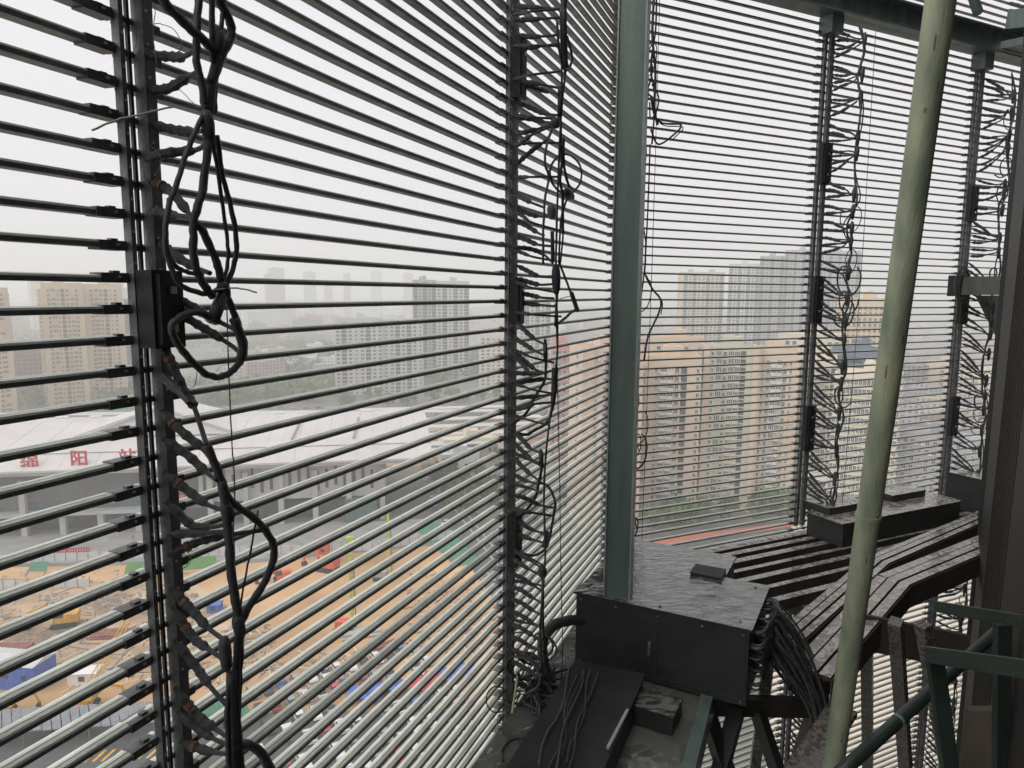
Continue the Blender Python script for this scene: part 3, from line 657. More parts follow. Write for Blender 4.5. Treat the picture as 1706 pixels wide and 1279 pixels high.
def gbox(px, py, w_, d_, h, rz, m, mt, name, label, cat, roofover=.3, group=None):
    p = G(px, py); t = thing(name, label, cat, group, p, rz); X = Vector((1, 0, 0)); Y = Vector((0, 1, 0))
    b = MB(); b.box((0, 0, h / 2), X, Y, w_ / 2, d_ / 2, h / 2); b.obj('wall', m, t)
    b = MB(); b.v += [(-w_/2-roofover, -d_/2-roofover, h), (w_/2+roofover, -d_/2-roofover, h), (w_/2+roofover, d_/2+roofover, h), (-w_/2-roofover, d_/2+roofover, h), (-w_/2-roofover, 0, h + d_ * .14), (w_/2+roofover, 0, h + d_ * .14)]
    for f in ((0, 1, 5, 4), (2, 3, 4, 5), (0, 4, 3), (1, 2, 5), (3, 2, 1, 0)): b.f.append(f); b.m.append(0)
    b.obj('roof', mt, t)
    n = max(1, int(w_ // 3.5))
    for k in range(n):
        b = MB(); b.box(((k + .5) * w_ / n - w_ / 2, -d_ / 2 - .03, h * .55), X, Y, .6, .05, .5); b.obj('window', M_dglass, t)
    return t
gbox(15, 1135, 17, 6, 5.4, R(-8), M_blue, M_netw, 'site_cabin', 'blue two storey site cabin at the left picture edge', 'cabin')
gbox(143, 1135, 5.5, 3.2, 2.6, R(5), M_white, M_white, 'site_hut', 'small white site hut above the second excavator', 'hut')
gbox(358, 1018, 3.2, 2.4, 2.2, 0, M_blue, M_blue, 'tool_hut', 'tiny blue hut on the clay behind the cable loop', 'hut')
gbox(540, 935, 3, 3, 7, 0, M_orange, M_orange, 'silo_hut', 'narrow orange silo housing at the back of the site', 'silo')
gbox(350, 905, 4, 3, 3, 0, M_teal, M_teal, 'green_hut', 'small green hut by the white hoarding', 'hut')
# piles of rusty steel and pipes
def stack(px, py, n, L_, r_, rz, m, label, cat='steel stack'):
    t = thing('steel_stack', label, cat, None, G(px, py), rz)
    for k in range(n):
        b = MB(); y0 = (k % 6) * r_ * 2.1 - r_ * 6 + (r_ if (k // 6) % 2 else 0); z0 = r_ + (k // 6) * r_ * 1.75
        b.tube([(-L_ / 2, y0, z0), (L_ / 2, y0, z0)], r_, 8); b.obj('steel_tube', m, t)
stack(15, 1083, 12, 9, .28, R(5), M_rust, 'stack of rusty red tubes at the left picture edge')
stack(205, 1058, 12, 13, .28, R(8), M_rust, 'stack of rusty red tubes behind the nearest upright')
stack(600, 1055, 8, 9, .42, R(20), M_concrete, 'pale pipes lying on the clay near the drilling rig', 'pipe stack')
stack(645, 1075, 9, 7, .25, R(35), M_rust, 'small rusty bundle right of the pale pipes')
M_rubble = mat('rubble', (0.22, 0.17, 0.13), 0.9, 0, 0.3, 0.5, col2=(0.38, 0.33, 0.28))
b = MB(); rr_ = random.Random(9)
for _ in range(2300):
    x, y = rr_.choice([(rr_.uniform(380, 470), rr_.uniform(1040, 1120)), (rr_.uniform(680, 830), rr_.uniform(950, 1090)), (rr_.uniform(60, 330), rr_.uniform(990, 1015)), (rr_.uniform(-20, 420), rr_.uniform(1045, 1150)), (rr_.uniform(-20, 330), rr_.uniform(950, 1050)), (rr_.uniform(-20, 380), rr_.uniform(1010, 1130)), (rr_.uniform(450, 640), rr_.uniform(1080, 1170))])
    p = G(x, y); s_ = rr_.uniform(.12, .6) * rr_.uniform(.4, 1); ex_ = Vector((rr_.gauss(0, 1), rr_.gauss(0, 1), 0)).normalized(); ey_ = Vector((-ex_.y, ex_.x, 0))
    if rr_.random() < .3: b.box(p + UZ * .12, ex_, ey_, s_ * rr_.uniform(4, 11), .1, .1, rr_.choice((0, 1, 2)))
    else: b.hexa([p - ex_ * s_ - ey_ * s_, p + ex_ * s_ - ey_ * s_, p + ex_ * s_ + ey_ * s_, p - ex_ * s_ + ey_ * s_, p - ex_ * s_ * .4 - ey_ * s_ * .5 + UZ * s_, p + ex_ * s_ * .5 - ey_ * s_ * .3 + UZ * s_ * .8, p + ex_ * s_ * .3 + ey_ * s_ * .5 + UZ * s_, p - ex_ * s_ * .5 + ey_ * s_ * .3 + UZ * s_ * .7])
b.obj('rubble', [M_rubble, M_steel, M_cream], kind='stuff', label='scattered stones, bars and rubble on the construction site', cat='rubble')
# hoarding with posts and banners
def hoarding(P_, label, banners):
    t = thing('site_hoarding', label, 'fence')
    for k in range(len(P_) - 1):
        a, c_ = P_[k], P_[k + 1]; d = (c_ - a); L_ = d.length; n = int(L_ / 3); dn = d.normalized(); nn = Vector((dn.y, -dn.x, 0))
        for i in range(n):
            b = MB(); b.box(a + d * ((i + .5) / n) + UZ * 1.3, dn, nn, L_ / n / 2 - .06, .04, 1.25); b.obj('hoarding_panel', M_netw, t)
        b = MB()
        for i in range(n + 1): b.box(a + d * (i / n) + UZ * 1.6 + nn * .08, dn, nn, .06, .06, 1.6)
        b.obj('fence_post', M_steel, t)
    for (x0, x1, y_) in banners:
        a, c_ = G(x0, y_), G(x1, y_ - (x1 - x0) * .04); a.z = c_.z = 0; dn = (c_ - a).normalized(); nn = Vector((dn.y, -dn.x, 0)); a += nn * .5; c_ += nn * .5
        b = MB(); b.box((a + c_) / 2 + UZ * 2.1, dn, nn, (c_ - a).length / 2, .03, .75); o = b.obj('banner', M_red, t)
        b = MB(); n = 14
        for i in range(n):
            if i in (2, 5): continue
            q = a + (c_ - a) * ((i + .7) / (n + .4)) + UZ * 2.1 + nn * .05; b.box(q, dn, nn, .2, .02, .06); b.box(q + UZ * .28, dn, nn, .16, .02, .05); b.box(q - UZ * .1, dn, nn, .05, .02, .34)
        b.obj('banner_lettering', M_white, o, kind='stuff')
hoarding([G(-120, 943), G(330, 926), G(620, 917), G(770, 893)], 'white panel hoarding with red banners along the back of the site', [(88, 152, 928), (296, 318, 922)])
hoarding([G(-120, 985), G(150, 978)], 'short pale hoarding left of the nearest upright', [])
flat('artificial_lawn', gp((205, 962), (212, 938), (262, 935), (262, 958)), 0.1, M_lawn)
flat('lawn_strip', gp((290, 952), (300, 930), (360, 926), (360, 945)), 0.1, M_lawn)
flat('green_cover', gp((45, 952), (55, 935), (80, 935), (78, 952)), 0.1, M_teal)
flat('green_mesh_cover', gp((150, 680), (350, 672), (350, 690), (150, 696)), 0.15, M_teal)
flat('green_mesh_bank', gp((690, 880), (735, 868), (800, 935), (760, 945)), 0.14, M_teal)
# people on the forecourt
def person(px, py, col, label):
    t = thing('person', label, 'person', None, G(px, py))
    b = MB(); b.tube([(-.12, 0, 0), (-.1, 0, .5), (-.09, 0, .9)], [.06, .07, .1], 6); b.tube([(.12, .1, 0), (.1, .03, .5), (.09, 0, .9)], [.06, .07, .1], 6)
    b.tube([(0, 0, .85), (0, 0, 1.2), (0, 0, 1.42), (0, 0, 1.5)], [.16, .17, .2, .07], 8); b.tube([(0, 0, 1.48), (0, 0, 1.6), (0, 0, 1.72), (0, 0, 1.77)], [.06, .1, .1, .04], 8)
    b.tube([(-.2, 0, 1.42), (-.27, .03, 1.1), (-.25, .1, .85)], [.06, .05, .04], 5); b.tube([(.2, 0, 1.42), (.27, .03, 1.1), (.25, .1, .85)], [.06, .05, .04], 5)
    b.obj('body', mat('clothing', col, .8), t, smooth=True)
person(177, 907, (.6, .6, .6), 'person in white walking in front of the station'); person(197, 896, (.5, .5, .52), 'person in pale clothes near the station entrance'); person(222, 899, (.1, .1, .12), 'person in dark clothes near the station entrance')

# shed roofs at bottom left
def shed(P_, h, m, label, cat='shed'):
    t = thing('long_shed', label, cat)
    a, b_, c_, d_ = P_
    n = 30; r = MB()
    for k in range(n):
        f0, f1 = k / n, (k + 1) / n - .004; z = h + (.08 if k % 2 else 0)
        r.hexa([a.lerp(b_, f0) + UZ * (z - .2), a.lerp(b_, f1) + UZ * (z - .2), d_.lerp(c_, f1) + UZ * (z + .6), d_.lerp(c_, f0) + UZ * (z + .6), a.lerp(b_, f0) + UZ * z, a.lerp(b_, f1) + UZ * z, d_.lerp(c_, f1) + UZ * (z + .8), d_.lerp(c_, f0) + UZ * (z + .8)])
    r.obj('roof', m, t)
    for k in range(9):
        b = MB(); p = a.lerp(b_, (k + .2) / 9); b.box(p + UZ * h / 2, (1, 0, 0), (0, 1, 0), .1, .1, h / 2); b.obj('post', M_steel, t)
M_greyr = mat('shed_grey_sheet', (0.20, 0.22, 0.24), 0.55, 0, 0.15, 0.8)
shed([G(-200, 1262), G(300, 1226), G(290, 1198), G(-190, 1224)], 3, M_greyr, 'long grey corrugated shed roof at lower left')
shed([G(300, 1226), G(420, 1218), G(410, 1196), G(292, 1200)], 3, M_teal, 'green sheet roof continuing the grey shed to the right')
for k in range(9):
    x_ = 122 + k * 15; flat('yellow_marking', gp((x_, 1272 - k), (x_ + 22, 1252 - k), (x_ + 27, 1252 - k), (x_ + 5, 1272 - k)), 0.12, M_yellow)

# ---------------------------------------------------------------- cars
M_carw = mat('car_white', (0.66, 0.66, 0.66), .25, 0, .03, 1, coat=.5); M_carb = mat('car_black', (0.03, 0.03, 0.035), .25, 0, .1, 1, coat=.5)
M_cars = mat('car_silver', (0.35, 0.36, 0.37), .3, .4, .05, 1, coat=.5); M_carr = mat('car_red', (0.45, 0.03, 0.04), .3, 0, .05, 1, coat=.5); M_carbl = mat('car_blue', (0.05, 0.13, 0.35), .3, 0, .05, 1, coat=.5)
def car(m, label, group):
    t = thing('parked_car', label, 'car', group)
    b = MB(); pts = [(-2.25, .35), (-2.2, .85), (-1.6, .98), (1.0, .98), (2.1, .78), (2.3, .4), (2.2, .28), (-2.1, .28)]
    def ext(b, pts, hw, hw2=None):
        i = len(b.v); n = len(pts); b.v += [(x, -hw, z) for x, z in pts] + [(x, hw, z) for x, z in pts]
        b.f.append(tuple(range(i, i + n))); b.f.append(tuple(range(i + n, i + 2 * n))[::-1]); b.m += [0, 0]
        for k in range(n): b.f.append((i + k, i + n + k, i + n + (k+1) % n, i + (k+1) % n)); b.m.append(0)
    ext(b, pts, .88); b.hexa([(-1.25, -.68, 1.40), (.35, -.68, 1.40), (.35, .68, 1.40), (-1.25, .68, 1.40), (-1.15, -.62, 1.46), (.25, -.62, 1.46), (.25, .62, 1.46), (-1.15, .62, 1.46)])
    b.obj('body', m, t)
    b = MB(); b.hexa([(-1.95, -.8, .98), (1.15, -.8, .98), (1.15, .8, .98), (-1.95, .8, .98), (-1.3, -.68, 1.4), (.4, -.68, 1.4), (.4, .68, 1.4), (-1.3, .68, 1.4)]); b.obj('glazing', M_dglass, t)
    for x in (-1.4, 1.4):
        for y in (-.8, .8):
            b = MB(); b.tube([(x, y - .12, .32), (x, y + .12, .32)], .32, 8); b.obj('wheel', M_tyre, t)
    return t
cl = 'car in the packed rows at the bottom beyond the left screen'
protos = [car(M_carw, 'white ' + cl, 'cars parked below the left screen'), car(M_carb, 'black ' + cl, 'cars parked below the left screen'), car(M_cars, 'silver ' + cl, 'cars parked below the left screen'), car(M_carr, 'red ' + cl, 'cars parked below the left screen'), car(M_carbl, 'blue ' + cl, 'cars parked below the left screen')]
rc = random.Random(4); used = set()
def put_car(p, rz, lab=None, grp=None):
    k = rc.choice([0, 0, 0, 0, 1, 2, 2, 3, 4]); s = protos[k]
    if k not in used and lab is None: used.add(k); s.location = p; s.rotation_euler.z = rz; return
    o = dup(s, p, rz, None)
    if lab: o['label'] = ['white', 'black', 'silver', 'red', 'blue'][k] + ' ' + lab; o['group'] = grp
o0 = G(470, 1262); ea = (G(760, 1165) - G(470, 1262)).normalized(); eb = Vector((ea.y, -ea.x, 0))
for r_ in range(-3, 5):
    for k in range(15):
        if rc.random() < .12: continue
        put_car(o0 + ea * (k * 2.9 - 6) - eb * (r_ * 6.6 - 4), math.atan2(eb.y, eb.x) + rc.uniform(-.05, .05) + (math.pi if r_ % 2 else 0))
for k in range(15):
    p = G(415 + k * 10.5, 690 - (k % 2) * 10); put_car(p, rc.uniform(-.3, .3) + .4, 'car in the small lot behind the station roof', 'cars in the lot behind the station')
for k in range(10):
    p = G(712 + k * 2.2 + (k % 2) * 12, 800 + k * 8); put_car(p, 1.15, 'car on the road beside the station corner', 'cars on the station road')
def umbrella(px, py, m, label):
    t = thing('market_tent', label, 'tent', None, G(px, py), rc.uniform(-.4, .4))
    b = MB(); b.v += [(-2.2, -2.2, 2.4), (2.2, -2.2, 2.4), (2.2, 2.2, 2.4), (-2.2, 2.2, 2.4), (0, 0, 3.6)]
    for f in ((0, 1, 4), (1, 2, 4), (2, 3, 4), (3, 0, 4), (3, 2, 1, 0)): b.f.append(f); b.m.append(0)
    b.obj('canopy', m, t)
    for x in (-2.1, 2.1):
        for y in (-2.1, 2.1): b = MB(); b.box((x, y, 1.2), (1, 0, 0), (0, 1, 0), .04, .04, 1.2); b.obj('leg', M_steel, t)
for px, py, m, l_ in ((600, 1172, M_blue, 'blue tent, leftmost of the row by the parked cars'), (628, 1166, M_blue, 'blue tent, second from left in the tent row'), (655, 1158, M_blue, 'blue tent left of the red tent'), (700, 1156, M_red, 'red tent in the row above the parked cars'), (722, 1146, M_carr, 'smaller dark red tent beside the red tent'), (742, 1140, M_blue, 'blue tent, first right of the red tents'), (768, 1130, M_blue, 'blue tent, rightmost of the row above the cars')):
    umbrella(px, py, m, l_)

# ---------------------------------------------------------------- tower we stand in
b = MB()
wallpts = [PL(-34, 2.55, 0), PL(-6.75, 2.55, 0), Vector((6.34, 9.22, 0)), Vector((8.6, 10.2, 0)), Vector((30, -10, 0)), PL(-34, 30, 0)]
b.prism([(p.x, p.y) for p in wallpts], 0, HC + 10)
bt = thing('tower_facade', 'dark curtain wall of our own building at the right edge', 'building')
b.obj('wall', M_wallglass, bt)
pA, pB = wallpts[1], wallpts[2]; dd = (pB - pA); dn = dd.normalized(); nn = Vector((-dn.y, dn.x, 0))
for i in range(9):
    b = MB(); p = pA + dn * (dd.length - .12 - i * 1.25) + nn * .04; b.box(Vector((p.x, p.y, HC)), dn, nn, .05, .04, 20); b.obj('mullion', M_wallframe if i % 2 else M_darkgreen, bt)
for i in range(12):
    b = MB(); p = (pA + pB) / 2 + nn * .03; b.box(Vector((p.x, p.y, HC - 7 + i * 1.6)), dn, nn, dd.length / 2 - .1, .03, .04); b.obj('transom', M_wallframe, bt)

# ---------------------------------------------------------------- louvre screens
def slat_mesh(ax, an, L_, q=1.0):
    b = MB(); prof = [(.025, -.0135), (.027, -.011), (.027, .0025), (.023, .0095), (.008, .0130), (.0065, .0112), (.0035, .0112), (.002, .0132), (-.011, .0135), (-.025, .0105), (-.0275, -.013)]
    prof = [(t_ * q, z * q) for t_, z in prof]
    n = len(prof); i = len(b.v)
    for s_ in (0, L_):
        b.v += [tuple(ax * s_ + an * t_ + UZ * z) for t_, z in prof]
    for k in range(n):
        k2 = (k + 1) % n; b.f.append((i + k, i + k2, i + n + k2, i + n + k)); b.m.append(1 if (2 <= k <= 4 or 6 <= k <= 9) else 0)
    b.f.append(tuple(range(i, i + n))[::-1]); b.f.append(tuple(range(i + n, i + 2 * n))); b.m += [0, 0]
    me = b.mesh('slat', [M_slat_shade, M_slat_lit]); return me
BAY = 3.05; Z0 = 0.0413
rs = random.Random(21)
def slats(parent, fn, ax, an, s0, z_lo, z_hi, mesh, zs=None):
    z = Z0 + math.floor((z_lo - Z0) / .1) * .1
    while z <= z_hi:
        o = link('slat', mesh, parent, loc=fn(s0, rs.uniform(-.002, .002), z + rs.uniform(-.0012, .0012)))
        o.rotation_euler = (rs.uniform(-.0012, .0012), rs.uniform(-.0012, .0012), 0); z += .1
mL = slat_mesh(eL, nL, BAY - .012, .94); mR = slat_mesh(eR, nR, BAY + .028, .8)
SL = thing('louvre_screen', 'left screen of wet horizontal slats with cables on its uprights', 'louvre screen')
SR = thing('louvre_screen', 'right screen of thin horizontal slats between post and dark wall', 'louvre screen')
SD = thing('louvre_screen', 'lower part of the slat screen seen beneath the walkway', 'louvre screen')
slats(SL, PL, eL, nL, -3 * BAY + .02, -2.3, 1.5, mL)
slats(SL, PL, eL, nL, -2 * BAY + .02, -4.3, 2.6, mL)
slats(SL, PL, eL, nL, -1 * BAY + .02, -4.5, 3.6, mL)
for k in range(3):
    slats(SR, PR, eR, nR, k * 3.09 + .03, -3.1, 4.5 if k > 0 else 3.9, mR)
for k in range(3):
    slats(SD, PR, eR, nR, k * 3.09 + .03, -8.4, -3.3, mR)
# extra transom rails behind the left slats
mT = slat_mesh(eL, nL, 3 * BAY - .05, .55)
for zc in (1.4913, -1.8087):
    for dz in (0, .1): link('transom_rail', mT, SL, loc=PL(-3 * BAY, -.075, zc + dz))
def upright(parent, fn, ax, an, s, z0, z1, k=1.0, boxes=()):
    b = MB(); b.box(fn(s, .03, (z0 + z1) / 2), ax, an, .008 * k, .017 * k, (z1 - z0) / 2); b.obj('upright_plate', M_steel, parent)
    b = MB(); b.box(fn(s + .036 * k, .028, (z0 + z1) / 2), ax, an, .005 * k, .006, (z1 - z0) / 2); b.obj('upright_rod', M_cable, parent)
    b = MB(); b.box(fn(s + .078 * k, .045, (z0 + z1) / 2), ax, an, .02 * k, .024, (z1 - z0) / 2); b.obj('upright_channel', M_steel, parent)
    cb = MB(); bb = MB(); z = Z0 + math.floor((z0 - Z0) / .1) * .1
    while z < z1:
        for sg, w_ in ((-1, .06), (1, .03)):
            c_ = fn(s + (-.012 - w_ * .8 if sg < 0 else .105 * k + w_), .003, z); cb.box(c_ - UZ * .001, ax, an, w_ * .8, .0262, .0150)
        cb.box(fn(s - .045, .006, z + .017), ax, an, .012, .010, .004)
        bb.box(fn(s - .045, .031, z + .002), ax, an, .004, .004, .004)
        bb.box(fn(s + .072, .071, z + .03), ax, an, .0035, .003, .0035); bb.box(fn(s + .001, .049, z + .045), ax, an, .003, .003, .0035)
        z += .1
    cb.obj('slat_clip', M_clip, parent, kind='stuff'); bb.obj('light_dot', M_bolt_dot, parent, kind='stuff')  # bright dots stand in for daylight shining through the upright's holes
    for (z, hh) in boxes:
        b = MB(); b.box(fn(s + .055 * k, .085, z), ax, an, .06 * k, .035, hh); b.box(fn(s + .02 * k, .13, z), ax, an, .012, .01, hh * .9)
        o = b.obj('splice_plate', M_blackbox, parent)
        b = MB()
        for q in (-.5, .5): b.box(fn(s + .07 * k, .124, z + hh * q), ax, an, .012, .006, .012)
        b.obj('plate_bolt', M_bolt_dot, o)
upright(SL, PL, eL, nL, -2 * BAY, -2.5, 2.3, 1.0, ((-.06, .125),))
upright(SL, PL, eL, nL, -1 * BAY, -4.3, 2.9, 1.0, ((-.06, .16), (1.55, .2), (-1.85, .2)))
upright(SL, PL, eL, nL, -.12, -3.2, 3.9, 1.0)
upright(SR, PR, eR, nR, .03, -3.1, 3.9, 1.0)
upright(SR, PR, eR, nR, 3.03, -3.1, 3.3, 1.4, ((1.65, .25), (-.05, .3), (-1.75, .3)))
upright(SR, PR, eR, nR, 6.1, -3.1, 3.2, 1.4, ((1.35, .25), (-.1, .3), (-1.8, .3)))
upright(SD, PR, eR, nR, 3.03, -8.3, -3.3, 1.3); upright(SD, PR, eR, nR, 6.1, -8.3, -3.3, 1.3)

# ---------------------------------------------------------------- cable looms
def cable(parent, name, pts, r, m=M_cable, n=6, wob=.0015, kind=None):
    P_ = smooth_path(pts, 5); rad = []
    for i, p in enumerate(P_):
        rad.append(r * .9 * (1 + .05 * math.sin(i * 1.7)))
        if 0 < i < len(P_) - 1: P_[i] = p + Vector((rs.uniform(-wob, wob), rs.uniform(-wob, wob), rs.uniform(-wob, wob)))
    b = MB(); b.tube(P_, rad, n, 0); return b.obj(name, m, parent, smooth=True, kind=kind)
def lead(parent, pts, rc_=.017, rt_=.008, frac=.5, tape=False, m=M_cable):
    P_ = smooth_path(pts, 7 if len(pts) > 2 else 1)
    if len(P_) < 8: P_ = [P_[0].lerp(P_[-1], k / 9) for k in range(10)]
    N = len(P_); rad = []
    for i in range(N):
        f = i / (N - 1)
        if .08 < f < frac: rad.append(rc_ * (1.12 if i % 3 == 0 else .9))
        else: rad.append(rt_)
    b = MB(); b.tube(P_, rad, 7, 0); o = b.obj('lead', m, parent, smooth=False)
    if tape:
        i = int(N * .22); b = MB(); b.tube([P_[i], P_[min(N-1, i + 1)]], rc_ * 1.15, 8); b.obj('orange_tape', M_tape, o)
    return o
def tr(px, plane, t0, t1):
    n = len(px); return [plane(x, y, t0 + (t1 - t0) * i / max(1, n - 1)) for i, (x, y) in enumerate(px)]
# nearest upright
K1 = thing('cable_loom', 'thick black cable loom hanging on the nearest upright at left', 'cable bundle')
T = .30
for px, r in (([(256, -25), (281, 12), (313, 44), (344, 72), (362, 95), (350, 141)], .016), ([(333, -30), (331, 0), (328, 62), (328, 103), (336, 141), (343, 190)], .013),
              ([(362, -30), (366, 0), (381, 31), (386, 56), (375, 81), (363, 110), (352, 145), (348, 190)], .016), ([(341, -30), (352, 0), (353, 60), (356, 120), (352, 190)], .010), ([(375, -30), (372, 20), (366, 60), (360, 130), (358, 190)], .008),
              ([(338, 194), (318, 235), (300, 288), (281, 344), (275, 400), (281, 431), (294, 466), (313, 481), (344, 489), (369, 478)], .0095),
              ([(347, 230), (338, 313), (325, 360), (322, 400), (325, 437), (338, 472), (355, 494)], .014), ([(361, 225), (372, 297), (385, 344), (394, 400), (391, 437), (378, 474)], .0095),
              ([(354, 232), (369, 328), (379, 400), (379, 440), (370, 474)], .007), ([(326, 372), (338, 385), (350, 412), (361, 437), (370, 470)], .014), ([(282, 330), (276, 400), (290, 440), (310, 452), (338, 458)], .008),
              ([(380, 497), (394, 531), (403, 562), (406, 587), (400, 603), (381, 622), (359, 628), (338, 619), (313, 594), (294, 569), (286, 547), (297, 531), (328, 520), (350, 530)], .0125),
              ([(372, 488), (353, 537)], .022), ([(389, 530), (404, 570), (402, 600)], .018),
              ([(344, 741), (359, 775), (369, 800), (385, 835), (425, 865), (450, 895), (457, 925), (443, 965), (418, 1005), (400, 1040)], .015),
              ([(369, 800), (377, 850), (382, 900), (385, 950), (392, 1000), (400, 1040)], .017), ([(398, 1040), (396, 1080), (393, 1150), (396, 1220), (405, 1310)], .016), ([(404, 1045), (402, 1100), (398, 1200), (400, 1310)], .008),
              ([(386, 1117), (387, 1200), (389, 1310)], .02), ([(384, 1248), (412, 1240), (437, 1257), (460, 1300)], .02), ([(430, 850), (415, 930), (405, 985), (398, 1030)], .004),
              ([(383, 1130), (378, 1200), (383, 1310)], .009)):
    cable(K1, 'trunk_cable', tr(px, onL, T, T), r)
for px in ([(343, 183), (349, 238)], [(370, 468), (376, 500)], [(394, 1025), (402, 1062)], [(373, 1061), (378, 1117)], [(366, 50), (360, 92)], [(375, 835), (382, 870)]):
    P_ = tr(px, onL, T, T); b = MB(); b.tube([P_[0].lerp(P_[1], k / 5) for k in range(6)], [.013, .020, .022, .021, .019, .012], 8); b.obj('junction_sleeve', M_cableblue if px[0][1] < 500 else M_cable, K1, smooth=True)
for px, tp in (([(241, 91), (281, 94), (306, 94), (326, 82)], 0), ([(247, 150), (281, 147), (313, 128), (330, 120)], 0), ([(250, 206), (291, 216), (322, 219), (340, 218)], 0), ([(244, 266), (272, 256), (325, 250), (345, 238)], 0),
               ([(250, 303), (281, 316), (313, 353), (326, 372)], 1), ([(262, 398), (290, 425), (325, 445), (350, 455)], 0), ([(268, 487), (312, 506), (344, 525), (384, 545), (400, 552)], 0), ([(270, 503), (319, 534), (350, 553), (385, 575), (402, 590)], 0),
               ([(256, 562), (280, 594), (306, 650), (322, 675), (334, 709), (344, 741)], 1), ([(268, 622), (290, 645), (315, 672)], 0), ([(270, 683), (300, 716), (337, 747), (352, 765)], 1), ([(270, 730), (310, 756), (344, 787), (362, 800)], 0),
               ([(272, 786), (310, 815), (345, 840), (378, 852)], 1), ([(276, 835), (320, 875), (350, 878), (382, 872)], 0), ([(280, 925), (330, 903), (374, 892), (440, 883)], 1), ([(282, 890), (330, 888), (380, 885)], 0),
               ([(285, 980), (318, 1014), (346, 1045), (373, 1066)], 1), ([(288, 1010), (321, 1061), (346, 1080), (374, 1100)], 1), ([(290, 1065), (327, 1111), (349, 1142), (378, 1175)], 0), ([(290, 1145), (327, 1189), (359, 1214), (386, 1232)], 1),
               ([(296, 1185), (343, 1223), (384, 1243)], 0), ([(300, 1235), (346, 1251), (386, 1257)], 1), ([(252, 350), (285, 357), (322, 362)], 0)):
    lead(K1, tr(px, onL, .06, T), .016, .008, .62, tp)
for px, r in (([(378, 515), (381, 619), (387, 744), (391, 800), (390, 900), (396, 1030)], .0028), ([(256, 40), (270, 40), (290, 50), (303, 75), (285, 100)], .0014), ([(250, 240), (268, 262), (262, 290)], .0014), ([(258, 10), (256, 70), (262, 110)], .0014), ([(300, 150), (320, 170), (331, 180)], .0014), ([(308, 910), (318, 935), (300, 950)], .0018), ([(330, 600), (325, 640), (310, 648)], .0016)):
    cable(K1, 'loose_wire', tr(px, onL, .1, T), r, M_cable, 5)
cable(K1, 'zip_tie', tr([(153, 217), (194, 200), (231, 191), (288, 178)], onL, .12, .2), .0035, M_tie, 5); cable(K1, 'zip_tie', tr([(350, 484), (395, 480), (428, 487)], onL, T, .36), .003, M_tie, 5)
# second upright
K2 = thing('cable_loom', 'black cable loom with loops on the second upright', 'cable bundle')
T2 = .38
for px, r in (([(939, -30), (939, 0), (939, 45), (940, 80), (942, 113)], .026), ([(928, 35), (931, 80), (938, 112), (942, 119), (938, 152), (934, 200)], .010), ([(945, 60), (953, 95), (948, 113), (941, 118)], .011), ([(933, 143), (932, 195)], .018),
              ([(934, 205), (934, 241), (936, 271), (933, 302), (937, 325), (938, 390)], .012), ([(939, 230), (939, 271), (946, 305), (954, 315)], .012), ([(930, 262), (937, 257), (951, 259), (963, 270), (969, 286), (966, 305), (956, 319), (946, 330), (940, 345), (934, 370), (931, 436)], .009),
              ([(930, 260), (919, 274), (916, 289), (922, 308), (937, 323), (948, 331)], .010), ([(920, 215), (911, 241), (908, 271), (914, 296), (908, 332), (905, 390), (905, 440)], .009), ([(920, 385), (921, 436)], .016), ([(938, 390), (934, 436), (931, 442)], .008),
              ([(928, 488), (927, 512), (925, 541)], .011), ([(925, 542), (940, 531), (952, 520), (961, 515)], .012), ([(931, 436), (942, 464), (952, 491), (962, 517)], .010), ([(952, 488), (962, 517)], .02),
              ([(908, 566), (909, 585), (909, 614), (907, 635), (891, 661), (876, 689), (852, 708)], .012), ([(927, 612), (926, 646), (920, 680), (911, 704), (891, 716), (876, 724), (853, 719)], .014), ([(923, 612), (921, 672)], .018), ([(908, 572), (909, 598)], .018),
              ([(901, 750), (902, 780), (898, 803), (891, 830), (873, 853), (852, 871)], .013), ([(898, 803), (913, 810), (922, 826), (925, 841), (920, 871), (914, 902), (905, 917), (891, 925), (873, 922), (853, 910)], .012), ([(901, 752), (902, 776)], .02), ([(905, 943), (904, 1000), (905, 1060), (908, 1110)], .014), ([(912, 885), (906, 912)], .018)):
    cable(K2, 'trunk_cable', tr(px, onL, T2 if px[-1][0] > 860 else T2, T2 if px[-1][0] > 860 else .08), r)
for px, m in (([(925, 196), (926, 214)], M_cableblue), ([(926, 440), (927, 490)], M_cableblue), ([(918, 341), (920, 365)], M_green), ([(942, 318), (954, 330)], M_cable), ([(903, 944), (905, 962)], M_cable)):
    P_ = tr(px, onL, T2, T2); b = MB(); b.tube([P_[0].lerp(P_[1], k / 5) for k in range(6)], [.02, .030, .032, .031, .028, .016], 8); b.obj('junction_sleeve', m, K2, smooth=True)
